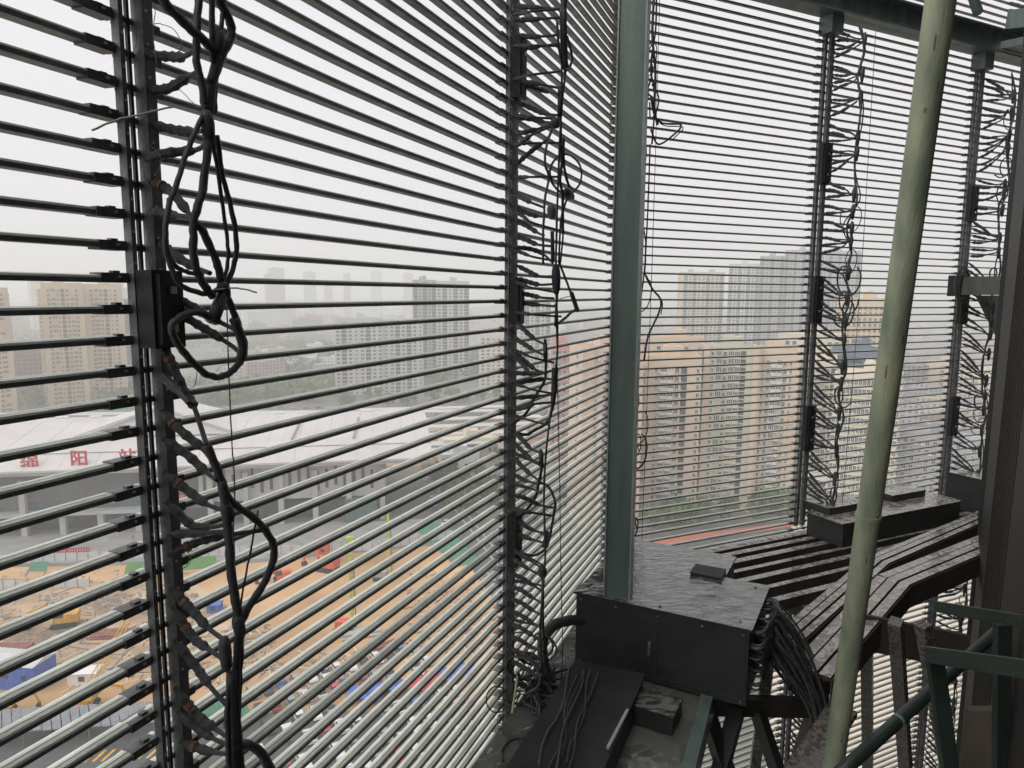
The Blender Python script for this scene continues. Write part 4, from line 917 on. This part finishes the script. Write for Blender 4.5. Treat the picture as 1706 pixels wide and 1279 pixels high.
l2 = [[(858, 11), (891, 12), (933, 15)], [(858, 34), (891, 32), (933, 29)], [(859, 59), (891, 61), (932, 58)], [(861, 82), (891, 78), (930, 73)], [(858, 134), (891, 139), (930, 146)], [(859, 136), (907, 151), (930, 157)], [(858, 168), (885, 180), (907, 189), (930, 192)],
      [(856, 195), (885, 198), (907, 203), (925, 204)], [(856, 218), (869, 221), (895, 215), (920, 206)], [(856, 239), (866, 239), (885, 225), (918, 210)], [(858, 276), (873, 262), (891, 247), (911, 232), (920, 215)], [(855, 323), (869, 329), (885, 337), (908, 346)], [(856, 343), (876, 354), (898, 360), (919, 361)], [(856, 367), (876, 375), (895, 387), (906, 392)],
      [(856, 392), (876, 399), (895, 407), (919, 410)], [(855, 413), (876, 413), (898, 419), (910, 427), (921, 438)], [(861, 442), (879, 451), (898, 460), (922, 460)], [(861, 463), (879, 469), (899, 474), (922, 473)], [(856, 485), (882, 491), (899, 495), (924, 497)], [(861, 503), (891, 507), (924, 510)],
      [(856, 530), (873, 549), (891, 565), (907, 573)], [(855, 561), (870, 571), (888, 582), (907, 592)], [(856, 585), (873, 600), (891, 615), (909, 622)], [(856, 594), (870, 605), (882, 620), (905, 622)], [(853, 620), (876, 622), (907, 620), (927, 615)], [(853, 638), (876, 635), (907, 631), (925, 632)], [(853, 663), (891, 660), (923, 657)], [(853, 681), (869, 680), (891, 673), (920, 670)],
      [(853, 719), (869, 731), (884, 747), (901, 754)], [(852, 734), (869, 750), (885, 765), (900, 771)], [(856, 760), (867, 774), (884, 790), (898, 800)], [(853, 824), (876, 830), (899, 841), (922, 846)], [(853, 846), (876, 852), (920, 859)], [(860, 862), (884, 881), (913, 890)], [(856, 884), (879, 896), (909, 905)], [(852, 913), (876, 929), (903, 946)], [(852, 928), (873, 943), (903, 960)], [(856, 790), (875, 800), (897, 806)]]
for k in range(8): l2.append([(850, 955 + k * 21), (868, 962 + k * 21), (888, 975 + k * 21), (904, 985 + k * 20)])
for k, px in enumerate(l2): lead(K2, tr(px, onL, .07, T2), .018, .009, .62, k in (36, 41, 44))
rk = random.Random(77)
for k in range(20):
    y0_ = 20 + k * 56 + rk.uniform(-6, 6); xe = 905 + (26 if y0_ < 560 else 14 if y0_ < 720 else 0) + rk.uniform(-4, 4); dy_ = (rk.uniform(-14, 10) if y0_ < 300 else rk.uniform(6, 34))
    lead(K2, tr([(855, y0_), (870, y0_ + dy_ * .25), (888, y0_ + dy_ * .6), (xe, y0_ + dy_)], onL, .07, T2 + rk.uniform(-.03, .03)), .014, .008, rk.uniform(.4, .6))
cable(K2, 'trunk_cable', tr([(934, 20), (936, 150), (930, 300), (926, 450), (929, 560), (924, 640), (912, 730), (906, 820), (908, 930), (900, 1040), (902, 1110)], onL, T2, T2 + .02), .009)
cable(K2, 'loose_wire', tr([(926, 541), (928, 585), (930, 700), (932, 780), (935, 975), (937, 1090), (934, 1140)], onL, T2, T2), .004, M_cable, 5)
cable(K2, 'zip_tie', tr([(923, 508), (935, 497), (952, 493)], onL, T2, T2), .004, M_tie, 5)
for k in range(9):      # tangle at the foot
    a = rs.uniform(0, 6.28); c_ = onL(880 + rs.uniform(-22, 26), 1105 + rs.uniform(-30, 30), .2); r_ = rs.uniform(.07, .17)
    cable(K2, 'trunk_cable', [c_ + nL * (math.cos(a + q) * r_) + UZ * (math.sin(a + q) * r_ * .8) + eL * (.03 * q) for q in [j * .9 for j in range(7)]], rs.choice((.006, .01, .014)))
def auto_loom(label, fn, s, z0, z1, T_, seed, ds=.1, sl=.35, gap=.1):
    rnd = random.Random(seed); K = thing('cable_loom', label, 'cable bundle'); pts = []; z = z1
    while z > z0 - .05:
        pts.append(fn(s + ds + rnd.uniform(-.04, .04), T_ + rnd.uniform(-.05, .05), z)); z -= .3
    cable(K, 'trunk_cable', pts, .014); cable(K, 'trunk_cable', [p + UZ * .02 + Vector((rnd.uniform(-.05, .05), rnd.uniform(-.05, .05), 0)) for p in pts], .009)
    z = z1; node = None; cnt = 0
    while z > z0:
        cnt -= 1
        if cnt < 0:
            cnt = rnd.choice((1, 1, 2, 2, 3))
            mid = (z0 + z1) / 2 + .6; sl_ = cnt * gap + (rnd.uniform(.04, .16) if z < mid else rnd.uniform(-.28, .05))
            node = z - sl_; P_ = [fn(s + ds, T_, node + .09), fn(s + ds, T_, node), fn(s + ds, T_, node - .1)]
            b = MB(); b.tube([P_[0], P_[0].lerp(P_[1], .5), P_[1], P_[2]], [.012, .028, .028, .014], 7); b.obj('junction_sleeve', M_cable, K, smooth=True)
        xo = rnd.uniform(-.04, .05); lead(K, [fn(s + ds * .4, .07, z), fn(s + ds * .6, .07 + (T_ - .07) * .35, z * .7 + node * .3 - .012 + rnd.uniform(-.015, .015)), fn(s + ds * .9, .07 + (T_ - .07) * .7, z * .33 + node * .67 - .012 + rnd.uniform(-.02, .02)), fn(s + ds + xo, T_ + rnd.uniform(-.05, .02), node + rnd.uniform(-.03, .05))], rnd.choice((.018, .021)), rnd.choice((.010, .012)), rnd.uniform(.4, .62))
        z -= gap
    for _ in range(8):
        zc = rnd.uniform(z0 + .2, z1 - .2); r_ = rnd.uniform(.1, .2); a0 = rnd.uniform(0, 6)
        cable(K, 'loop_cable', [fn(s + ds + .03 * q, T_ - .08 + math.cos(a0 + q) * r_ * .7, zc + math.sin(a0 + q) * r_) for q in [j * .8 for j in range(9)]], rnd.choice((.007, .010, .012)))
    cable(K, 'loose_wire', [fn(s + ds + .12, T_ + .05, z1), fn(s + ds + .1, T_ + .1, (z0 + z1) / 2), fn(s + ds + .14, T_ + .02, z0)], .004)
    return K
auto_loom('black cable loom zigzagging down the third upright in the right screen', PR, 3.1, -3.0, 3.25, .42, 31, .16)
auto_loom('black cable loom on the fourth upright near the dark wall', PR, 6.18, -3.0, 3.1, .42, 32, .16)
auto_loom('thin cable loom hanging right behind the square steel post', PR, .12, -3.0, 3.6, .18, 33, .1)
auto_loom('cable loom below the walkway on the third upright', PR, 3.1, -8.0, -3.5, .4, 34, .14)
auto_loom('cable loom below the walkway on the fourth upright', PR, 6.18, -8.0, -3.5, .4, 35, .14)
auto_loom('cable loom above the top beam near the fourth upright', PR, 6.5, 3.75, 4.6, .5, 36, .2)
for px, T_ in (([(1084, 160), (1090, 190), (1104, 205), (1135, 208), (1118, 228), (1096, 240), (1084, 215)], .25), ([(1074, 455), (1086, 480), (1100, 498), (1098, 520), (1080, 560), (1073, 600)], .3)):
    K = thing('hanging_cable', 'thin black cable looping out ' + ('near the top' if px[0][1] < 300 else 'halfway down') + ' beside the steel post', 'cable'); cable(K, 'loop', [onR(x, y, T_) for x, y in px], .012)
    cable(K, 'loop', [onR(x + 3, y + 4, T_) for x, y in px[:-2]], .007)

# ---------------------------------------------------------------- post, pipe, beams
po = G(1030, 1000, HC - 2.5); po.z = 0
pd = Vector((po.x, po.y, 0)).normalized(); pe = Vector((eL.y, -eL.x, 0)); pe = (nL * .97 + eL * .1).normalized(); pn = Vector((-pe.y, pe.x, 0))
PO = thing('steel_post', 'square dark green steel post standing at the screen corner', 'post')
pc = po + pd * .16
b = MB(); b.box(Vector((pc.x, pc.y, HC + .9)), pe, pn, .098, .10, 4.05); b.obj('shaft', M_green, PO)
b = MB()
for s_ in (-1, 1): b.box(Vector((pc.x, pc.y, HC + .9)) + pe * (.1045 * s_) - pn * .02, pe, pn, .006, .1, 4.0)
b.obj('edge_flange', mat('post_edge_pale', (0.30, 0.36, 0.33), .4, 0, .2, 5), PO)
P0 = D(1567, 0, 3.19); P1 = D(1388, 1279, 4.1); dp_ = (P1 - P0)
PI_ = thing('round_pipe', 'pale green round steel pipe leaning across the right screen', 'pipe')
b = MB(); b.tube([P0 - dp_ * .25 + dp_ * (k / 10) * 1.45 for k in range(11)], .061, 28, caps=True); b.obj('pipe', M_pipe, PI_, smooth=True)
rk2 = random.Random(8); st_m = mat('rust_stain', (0.16, 0.10, 0.06), .8, 0, .3, 20)
for k in range(11):
    f_ = rk2.uniform(.02, .98); c_ = P0 + dp_ * f_; dN = dp_.normalized(); o_ = Vector((rk2.uniform(-1, .8), -1, 0)).normalized(); o_ = (o_ - dN * o_.dot(dN)).normalized(); sdv = dN.cross(o_)
    b = MB(); w_, h_ = rk2.uniform(.002, .007), rk2.uniform(.003, .035); b.box(c_ + o_ * .0605, sdv, dN, w_, h_, .0012, azv=o_); b.obj('paint_chip', st_m, PI_)
for f in (.58,):
    b = MB(); q = P0 + dp_ * f; b.tube([q - dp_.normalized() * .012, q + dp_.normalized() * .012], .0655, 28); b.obj('weld_collar', M_pipe, PI_, smooth=False)
BM = thing('top_beam', 'dark green steel beam running above the right screen', 'beam')
b = MB(); a, c_ = PR(-.5, .16, 0), PR(8.2, .16, 0)
b.box(PR(3.8, .14, 3.42), eR, nR, 4.4, .13, .012); b.box(PR(3.8, .14, 3.72), eR, nR, 4.4, .13, .012); b.box(PR(3.8, .14, 3.57), eR, nR, 4.4, .012, .138); b.obj('flange_beam', M_green, BM)
for s_ in (3.05, 6.1):
    b = MB(); b.box(PR(s_, .1, 3.3), eR, nR, .1, .1, .105); b.obj('hanger_block', M_green, BM)
b = MB(); b.beam(PR(6.4, .2, 3.85), PR(7.4, 2.0, 3.7), .3, .25); b.beam(PR(5.6, .3, 3.80), PR(4.4, .3, 5.3), .09, .09); b.obj('brace', M_green, BM)
b = MB(); b.hexa([PR(6.2, .27, 3.45), PR(8, .27, 3.45), PR(8, 1.6, 3.45), PR(6.6, 1.6, 3.45), PR(6.2, .27, 3.55), PR(8, .27, 3.55), PR(8, 1.6, 3.55), PR(6.6, 1.6, 3.55)]); b.obj('gusset', M_green, BM)
# bracket to the fourth upright
BR = thing('wall_bracket', 'grey steel bracket with gusset joining the fourth upright to the wall', 'bracket')
A_ = onR(1592, 476, .12); B_ = Vector((6.95, 9.6, A_.z)); d_ = (B_ - A_).normalized()
b = MB(); b.beam(A_, B_, .16, .26); b.obj('arm', M_grayarm, BR)
b = MB(); b.beam(A_ - d_ * .06, A_ + d_ * .12, .2, .3); b.obj('clamp', M_blackbox, BR)
q0 = onR(1628, 492, .3); q1 = onR(1672, 492, .3); q2 = onR(1672, 580, .3); sd_ = nR * .03
b = MB(); i = 0; b.v += [tuple(p - sd_) for p in (q0, q1, q2)] + [tuple(p + sd_) for p in (q0, q1, q2)]
for f in ((0, 1, 2), (5, 4, 3), (0, 3, 4, 1), (1, 4, 5, 2), (2, 5, 3, 0)): b.f.append(f); b.m.append(0)
b.obj('gusset', M_grayarm, BR)
K = thing('hanging_cable', 'bundle of black cables close against the steel post near the top', 'cable')
for px, r_c in (([(1090, -20), (1087, 60), (1092, 120), (1090, 180), (1096, 208)], .016), ([(1094, -20), (1092, 50), (1084, 110), (1091, 165), (1086, 240)], .011), ([(1086, 140), (1097, 160), (1094, 185), (1084, 196), (1082, 170)], .009), ([(1083, 240), (1080, 330), (1077, 400), (1074, 455)], .009)):
    cable(K, 'cable_run', [onR(x, y, .24) for x, y in px], r_c)
K = thing('hanging_cable', 'coil of reddish black cable around the bracket clamp', 'cable')
for k in range(4):
    c_ = A_ + Vector((rs.uniform(-.05, .05), 0, rs.uniform(-.04, .04))); r_ = rs.uniform(.16, .24)
    cable(K, 'loop', [c_ + eR * (math.cos(q) * r_ * .7 - .08) + UZ * math.sin(q) * r_ - nR * (-.12 - .02 * k) for q in [j * .7 for j in range(10)]], .011)

# ---------------------------------------------------------------- walkway and equipment
ZP = -3.15
PLT = thing('platform', 'grey wet steel platform plate at the bottom below the second upright', 'platform')
b = MB(); b.prism([(p.x, p.y) for p in (PL(-9.5, .13, 0), PL(-.3, .13, 0), PL(-.3, 1.42, 0), PL(-9.5, 1.42, 0))], HC + ZP - .06, HC + ZP, 0, 1); b.obj('plate', [M_railside, M_wetplate], PLT)
b = MB(); b.beam(PL(-9.5, 1.47, ZP - .08), PL(-.3, 1.47, ZP - .08), .09, .22, 0, top=0); b.obj('edge_beam', M_green, PLT)
b = MB(); b.beam(PL(-9.5, .3, ZP - .2), PL(-.3, .3, ZP - .2), .1, .2); b.obj('lower_beam', M_railside, PLT)
for k in range(5):
    b = MB(); b.beam(PL(-1 - k * 1.6, .13, ZP - .16), PL(-1 - k * 1.6, 1.42, ZP - .16), .08, .16); b.obj('joist', M_railside, PLT)
WK = thing('walkway', 'walkway of long wet steel rails along the right screen', 'walkway')
for k, (t_, w_) in enumerate(((.16, .14), (.36, .09), (.56, .10), (.80, .07), (1.03, .09), (1.28, .07), (1.55, .09))):
    b = MB(); b.beam(PR(-.1 + k * .05, t_, ZP - .06), PR(8.6, t_, ZP - .06), w_, .12, 0, top=1); b.obj('rail', [M_railside, M_rail_sheen], WK)
for s_ in (1.5, 3.0, 4.6, 6.1, 7.6):
    b = MB(); b.beam(PR(s_, .1, ZP - .2), PR(s_, 1.7, ZP - .2), .12, .14, 0, top=1); b.obj('cross_beam', [M_railside, M_rail_sheen], WK)
# black cabinets
def cabinet(name, corners, zb, zt, label, lidh=.02, topm=None, cat='cabinet'):
    t = thing(name, label, cat); b = MB(); b.prism([(p.x, p.y) for p in corners], HC + zb, HC + zt - lidh); b.obj('body', M_blackbox, t)
    c_ = sum(corners, Vector()) / len(corners); b = MB()
    b.prism([((p.x - c_.x) * 1.03 + c_.x, (p.y - c_.y) * 1.03 + c_.y) for p in corners], HC + zt - lidh + .001, HC + zt, 0, 1); b.obj('lid', [M_blackbox, topm or M_wettop_refl], t)
    return t
a_ = Vector((.885, -.466, 0)); b_ = Vector((.466, .885, 0)); FL = Vector((.56, 5.68, 0))
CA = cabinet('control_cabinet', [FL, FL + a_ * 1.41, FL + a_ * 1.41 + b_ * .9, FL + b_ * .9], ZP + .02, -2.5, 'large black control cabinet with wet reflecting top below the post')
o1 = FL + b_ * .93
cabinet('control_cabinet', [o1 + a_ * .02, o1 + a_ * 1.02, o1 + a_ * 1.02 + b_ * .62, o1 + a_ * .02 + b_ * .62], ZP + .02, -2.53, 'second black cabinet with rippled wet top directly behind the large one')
q = G(1150, 958, HC - 2.5); q.z = 0
cabinet('junction_box', [q, q + a_ * .27, q + a_ * .27 + b_ * .22, q + b_ * .22], -2.528, -2.47, 'small flat junction box lying on top of the second black cabinet', .012, M_blackbox, 'junction box')
b = MB()
for (p, r_) in (((1190, 995), 0), ((1202, 1000), 0)): pass
for pts in ([(1158, 992), (1197, 992)], [(1197, 992), (1193, 1008)]):
    A1, B1 = [G(x, y, HC - 2.499) for x, y in pts]; A1.z = B1.z = HC - 2.497; b.beam(A1, B1, .008, .004)
b.obj('label_outline', mat('label_grey', (.4, .4, .38), .5), CA)
def face_pt(f, z, off=.004): return FL + a_ * (1.41 * f) - b_ * off + UZ * (HC + z)
b = MB(); b.box(face_pt(.5, -2.60), a_, b_, .70, .004, .002); b.box(face_pt(.5, -3.08), a_, b_, .70, .004, .002); b.box(face_pt(.985, -2.8), a_, b_, .002, .004, .3); b.box(face_pt(.5, -2.84), a_, b_, .002, .004, .24); b.obj('door_seam', M_railside, CA)
for f_, z_ in ((.03, -2.56), (.25, -2.56), (.5, -2.56), (.75, -2.56), (.97, -2.56), (.03, -3.1), (.97, -3.1)):
    b = MB(); b.tube([face_pt(f_, z_, 0), face_pt(f_, z_, .008)], .009, 8); b.obj('screw', M_steel, CA)
b = MB(); b.beam(face_pt(.46, -2.78, .02), face_pt(.46, -2.90, .02), .015, .02); b.obj('door_handle', M_steel, CA)
for f_, g_ in ((.06, .1), (.94, .1), (.94, .9), (.5, .06)):
    b = MB(); p_ = FL + a_ * (1.41 * f_) + b_ * (.9 * g_) + UZ * (HC - 2.5); b.tube([p_, p_ + UZ * .007], .012, 8); b.obj('screw', M_steel, CA)
# long flat cabinet in front
def gz(x, y, z): p = G(x, y, HC + z); p.z = 0; return p
L1 = gz(958, 1112, -2.98); s_dir = -eL
cabinet('cable_cabinet', [L1, L1 + nL * .55, L1 + nL * .55 + s_dir * 2.6, L1 + s_dir * 2.6], ZP + .003, -2.93, 'long flat black cable cabinet in front of the large cabinet', .02, M_blackbox)
q = gz(1040, 1188, -3.08)
cabinet('junction_box', [q, q + a_ * .36, q + a_ * .36 + b_ * .27, q + b_ * .27], ZP + .004, -3.0, 'small black junction box with wet top at the foot of the large cabinet', .02, None, 'junction box')
b = MB(); b.beam(gz(1012, 1270, -3.0) + UZ * (HC - 2.90), gz(1045, 1205, -3.0) + UZ * (HC - 2.90), .02, .02); b.obj('handle', M_bolt_dot, CA)
HS = thing('cable_hose', 'thick black hose curving from the large cabinet to the loom', 'hose')
cable(HS, 'hose', [D(975, 1032, 5.7), D(945, 1034, 5.6), D(920, 1044, 5.5), D(905, 1065, 5.4), D(905, 1095, 5.35), D(912, 1130, 5.3), D(930, 1160, 5.3)], .048, n=12)
cable(HS, 'hose_end', [D(908, 1070, 5.4), D(900, 1110, 5.3), D(893, 1135, 5.2)], .02)
TG = thing('cable_tangle', 'tangle of black cables lying on the platform beside the long cabinet', 'cable bundle')
for k in range(34):
    x0_, y0_ = rs.uniform(845, 900), rs.uniform(1135, 1165); P_ = []
    x1_, y1_ = rs.uniform(900, 965), rs.uniform(1130, 1215)
    for j in range(7):
        f = j / 6; p = gz(x0_ + (x1_ - x0_) * f + rs.uniform(-8, 8), y0_ + (y1_ - y0_) * f + 14 * math.sin(f * 3.1 + k), ZP); P_.append(p + UZ * (HC + ZP + .02 + rs.uniform(0, .09)))
    cable(TG, 'tangle_cable', P_, rs.choice((.006, .009, .013)))
for px, r in (([(838, 1279), (836, 1262), (850, 1245), (872, 1240), (905, 1246)], .014), ([(893, 1140), (893, 1180), (897, 1235)], .006)):
    cable(TG, 'tangle_cable', [gz(x, y, ZP) + UZ * (HC + ZP + .05) for x, y in px], r)
cable(TG, 'cable_loop', [onL(828 + 18 * math.cos(q), 1165 + 22 * math.sin(q), .12) for q in [j * .8 for j in range(9)]], .005)
b = MB(); A1 = gz(853, 1198, ZP) + UZ * (HC + ZP + .05); B1 = A1 + UZ * .24 + eL * .1; b.beam(A1, B1, .014, .014); b.beam(B1 - UZ * .1, B1 - UZ * .1 + nL * .06, .012, .012); b.obj('metal_clip', mat('clip_pale_yellow', (.5, .48, .3), .5), TG)
# cable fan at the right of the cabinet
CL = thing('cable_clutter', 'loose black cables trailing over the long flat cabinet and plate', 'cable bundle')
for k in range(6):
    x_, y_ = rs.uniform(950, 1000), rs.uniform(1118, 1135); P_ = []; w1, w2 = rs.uniform(6, 12), rs.uniform(20, 30)
    for j in range(7): P_.append(gz(x_ - j * w1 + 5 * math.sin(j * 1.3 + k), y_ + j * w2, -2.92) + UZ * (HC - 2.92 + .02 + rs.uniform(0, .03)))
    cable(CL, 'clutter_cable', P_, rs.choice((.006, .009, .012)))
FN = thing('cable_fan', 'fan of black cables pouring out of the cabinet right side', 'cable bundle')
for k in range(46):
    z_ = -2.55 - .5 * rs.random(); st = FL + a_ * 1.42 + b_ * rs.uniform(.05, .85) + UZ * (HC + z_)
    q_ = (-2.55 - z_) / .5; jx = rs.uniform(-14, 14)
    dd_ = rs.uniform(5.35, 5.9)
    cable(FN, 'fan_cable', [st - a_ * .03, st + a_ * .08 + UZ * .02, D(1298 + jx * .5 - 12 * q_, 1010 + 95 * q_, dd_), D(1335 + jx - 14 * q_, 1065 + 80 * q_, dd_), D(1362 + jx - 10 * q_, 1135 + 50 * q_, dd_ + .05), D(1378 + jx * 1.4 - 8 * q_, 1215, dd_ + .1), D(1385 + jx * 1.6, 1330, dd_ + .3)], rs.choice((.011, .014, .017)), n=6)
# cabinets along the right screen
cabinet('control_cabinet', [PR(3.0, .25, 0), PR(5.35, .25, 0), PR(5.35, .8, 0), PR(3.0, .8, 0)], ZP + .005, -2.83, 'long brownish black cabinet on the walkway behind the leaning pipe', .02, M_rail_sheen)
cabinet('junction_box', [PR(3.1, .1, 0), PR(3.8, .1, 0), PR(3.8, .5, 0), PR(3.1, .5, 0)], -2.828, -2.73, 'flat box on the left end of the long walkway cabinet', .02, M_rail_sheen, 'junction box')
cabinet('junction_box', [PR(4.4, .1, 0), PR(5.1, .1, 0), PR(5.1, .45, 0), PR(4.4, .45, 0)], -2.828, -2.73, 'flat box right of the pipe on the long walkway cabinet', .02, M_rail_sheen, 'junction box')
cabinet('control_cabinet', [PR(6.0, .2, 0), PR(7.6, .2, 0), PR(7.6, .9, 0), PR(6.0, .9, 0)], ZP + .005, -2.62, 'dark cabinet at the foot of the fourth upright', .02, M_rail_sheen)
# bent ribbed cable trays
TRY = thing('cable_tray', 'bent ribbed metal cable tray crossing low behind the pipe', 'cable tray')
def tray(A1, B1, C1, w_, nm):
    up_ = UZ
    for (p, q) in ((A1, B1), (B1, C1)):
        d_ = (q - p).normalized(); s_ = d_.cross(UZ).normalized()
        for j in range(3):
            o_ = s_ * ((j - 1) * w_ / 3)
            b = MB(); b.beam(p + o_, q + o_, w_ / 3 - .02, .035 if j != 1 else .05, 0, top=1); b.obj(nm, [M_railside, M_rail_sheen], TRY)
        b = MB(); b.beam(p + s_ * (w_ / 2) - UZ * .12, q + s_ * (w_ / 2) - UZ * .12, .012, .24); b.beam(p - s_ * (w_ / 2) - UZ * .12, q - s_ * (w_ / 2) - UZ * .12, .012, .24); b.obj('tray_side', M_railside, TRY)
def Q(x, y, z): return gz(x, y, z) + UZ * (HC + z)
tray(Q(1660, 850, -3.0), Q(1462, 935, -3.0), Q(1300, 1075, -3.1), .26, 'tray_rib')
tray(Q(1670, 893, -3.0), Q(1488, 968, -3.0), Q(1350, 1120, -3.1), .34, 'tray_rib')
# lower structure at the right
LS = thing('steel_substructure', 'dark steel posts and fascia carrying the walkway at lower right', 'steel frame')
M_brownst = mat('brown_primer_steel', (0.055, 0.042, 0.032), .6, 0, .25, 4, .2, 50); M_speck = wet_mat('speckled_wet_post', (0.12, 0.11, 0.1), 22, .1, .6, .004)
def bar(pts, w_, h_, m, nm, par, side=None):
    b = MB(); b.beam(pts[0], pts[1], w_, h_, side=side); return b.obj(nm, m, par)
fz = -3.35
b = MB(); A1 = D(1416, 1048, 6.3); B1 = D(1604, 1085, 6.35); b.beam(A1, B1, .05, .34); b.obj('fascia', M_brownst, LS)
bar((D(1444, 1040, 6.2), D(1446, 1330, 7.4)), .1, .1, M_speck, 'post', LS); bar((D(1492, 1035, 5.7), D(1512, 1330, 6.4)), .1, .1, M_speck, 'post', LS); bar((D(1538, 1040, 5.2), D(1590, 1340, 5.4)), .09, .09, M_speck, 'post', LS)
bar((D(1378, 1120, 6.2), D(1310, 1330, 6.6)), .12, .1, M_brownst, 'post', LS); bar((D(1285, 1060, 5.6), D(1250, 1340, 6.5)), .09, .09, M_speck, 'post', LS)
bar((D(1150, 1195, 5.2), D(1560, 1170, 5.8)), .1, .12, M_brownst, 'rail', LS) if False else None
bar((D(1120, 1172, 5.4), D(1345, 1178, 5.8)), .1, .15, M_brownst, 'cross_rail', LS)
bar((D(1175, 1180, 5.5), D(1215, 1300, 5.2)), .12, .1, M_darkgreen, 'brace', LS); bar((D(1228, 1180, 5.5), D(1195, 1300, 5.2)), .12, .1, M_darkgreen, 'brace', LS)
bar((D(1262, 1185, 5.6), D(1300, 1300, 5.4)), .09, .1, M_darkgreen, 'brace', LS); bar((D(1385, 1270, 4.6), D(1310, 1330, 4.2)), .2, .1, M_speck, 'brace', LS); bar((D(1405, 1180, 5.4), D(1300, 1340, 4.6)), .22, .05, M_speck, 'brace', LS)
GP = thing('round_pipe', 'thin dark green round pipe rising diagonally at lower right', 'pipe')
b = MB(); A1 = D(1380, 1305, 3.4); B1 = D(1680, 1035, 4.4); b.tube([A1.lerp(B1, k / 8) for k in range(9)], .036, 20); b.obj('pipe', M_darkgreen, GP, smooth=True)
b = MB(); q = A1.lerp(B1, .33); b.tube([q, q + (B1 - A1).normalized() * .02], .039, 16); b.obj('joint', M_green, GP)
GF = thing('guard_rail', 'dark green steel guard rail bars in the lower right corner', 'guard rail')
bar((D(1545, 1090, 3.3), D(1760, 1122, 2.6)), .03, .075, M_darkgreen, 'top_bar', GF); bar((D(1556, 1085, 3.3), D(1590, 1340, 3.2)), .075, .04, M_darkgreen, 'leg', GF, side=Vector((0, 1, 0)))
bar((D(1560, 1010, 3.9), D(1760, 1045, 3.0)), .03, .06, M_darkgreen, 'top_bar', GF); bar((D(1670, 1040, 3.3), D(1668, 1340, 3.2)), .07, .04, M_darkgreen, 'leg', GF, side=Vector((0, 1, 0)))
b = MB(); pts = [D(1612, 1180, 4.0), D(1760, 1180, 3.4), D(1760, 1500, 3.4), D(1570, 1500, 4.0)]; n_ = Vector((.3, .95, 0)) * .03
b.hexa([pts[3] - n_, pts[2] - n_, pts[2] + n_, pts[3] + n_, pts[0] - n_, pts[1] - n_, pts[1] + n_, pts[0] + n_]); b.obj('infill_plate', M_brownst, GF)

# ---------------------------------------------------------------- haze
hz = MB(); X0, X1, Y0, Y1 = -8500, 8500, -300, 9500
hz.hexa([(X0, Y0, -5), (X1, Y0, -5), (X1, Y1, -5), (X0, Y1, -5), (X0, Y0, HC + 110), (X1, Y0, HC + 110), (X1, Y1, HC + 110), (X0, Y1, HC + 110)])
hm = bpy.data.materials.new('haze_air'); hm.use_nodes = True; hn = hm.node_tree.nodes; hn.clear()
out = hn.new('ShaderNodeOutputMaterial'); pv = hn.new('ShaderNodeVolumePrincipled')
pv.inputs['Color'].default_value = (0.995, 1.0, 1.0, 1); pv.inputs['Density'].default_value = 0.0008; pv.inputs['Anisotropy'].default_value = 0.2
hm.node_tree.links.new(pv.outputs[0], out.inputs['Volume'])
hz.obj('haze', hm, kind='stuff', label='pale damp haze over the city', cat='haze')
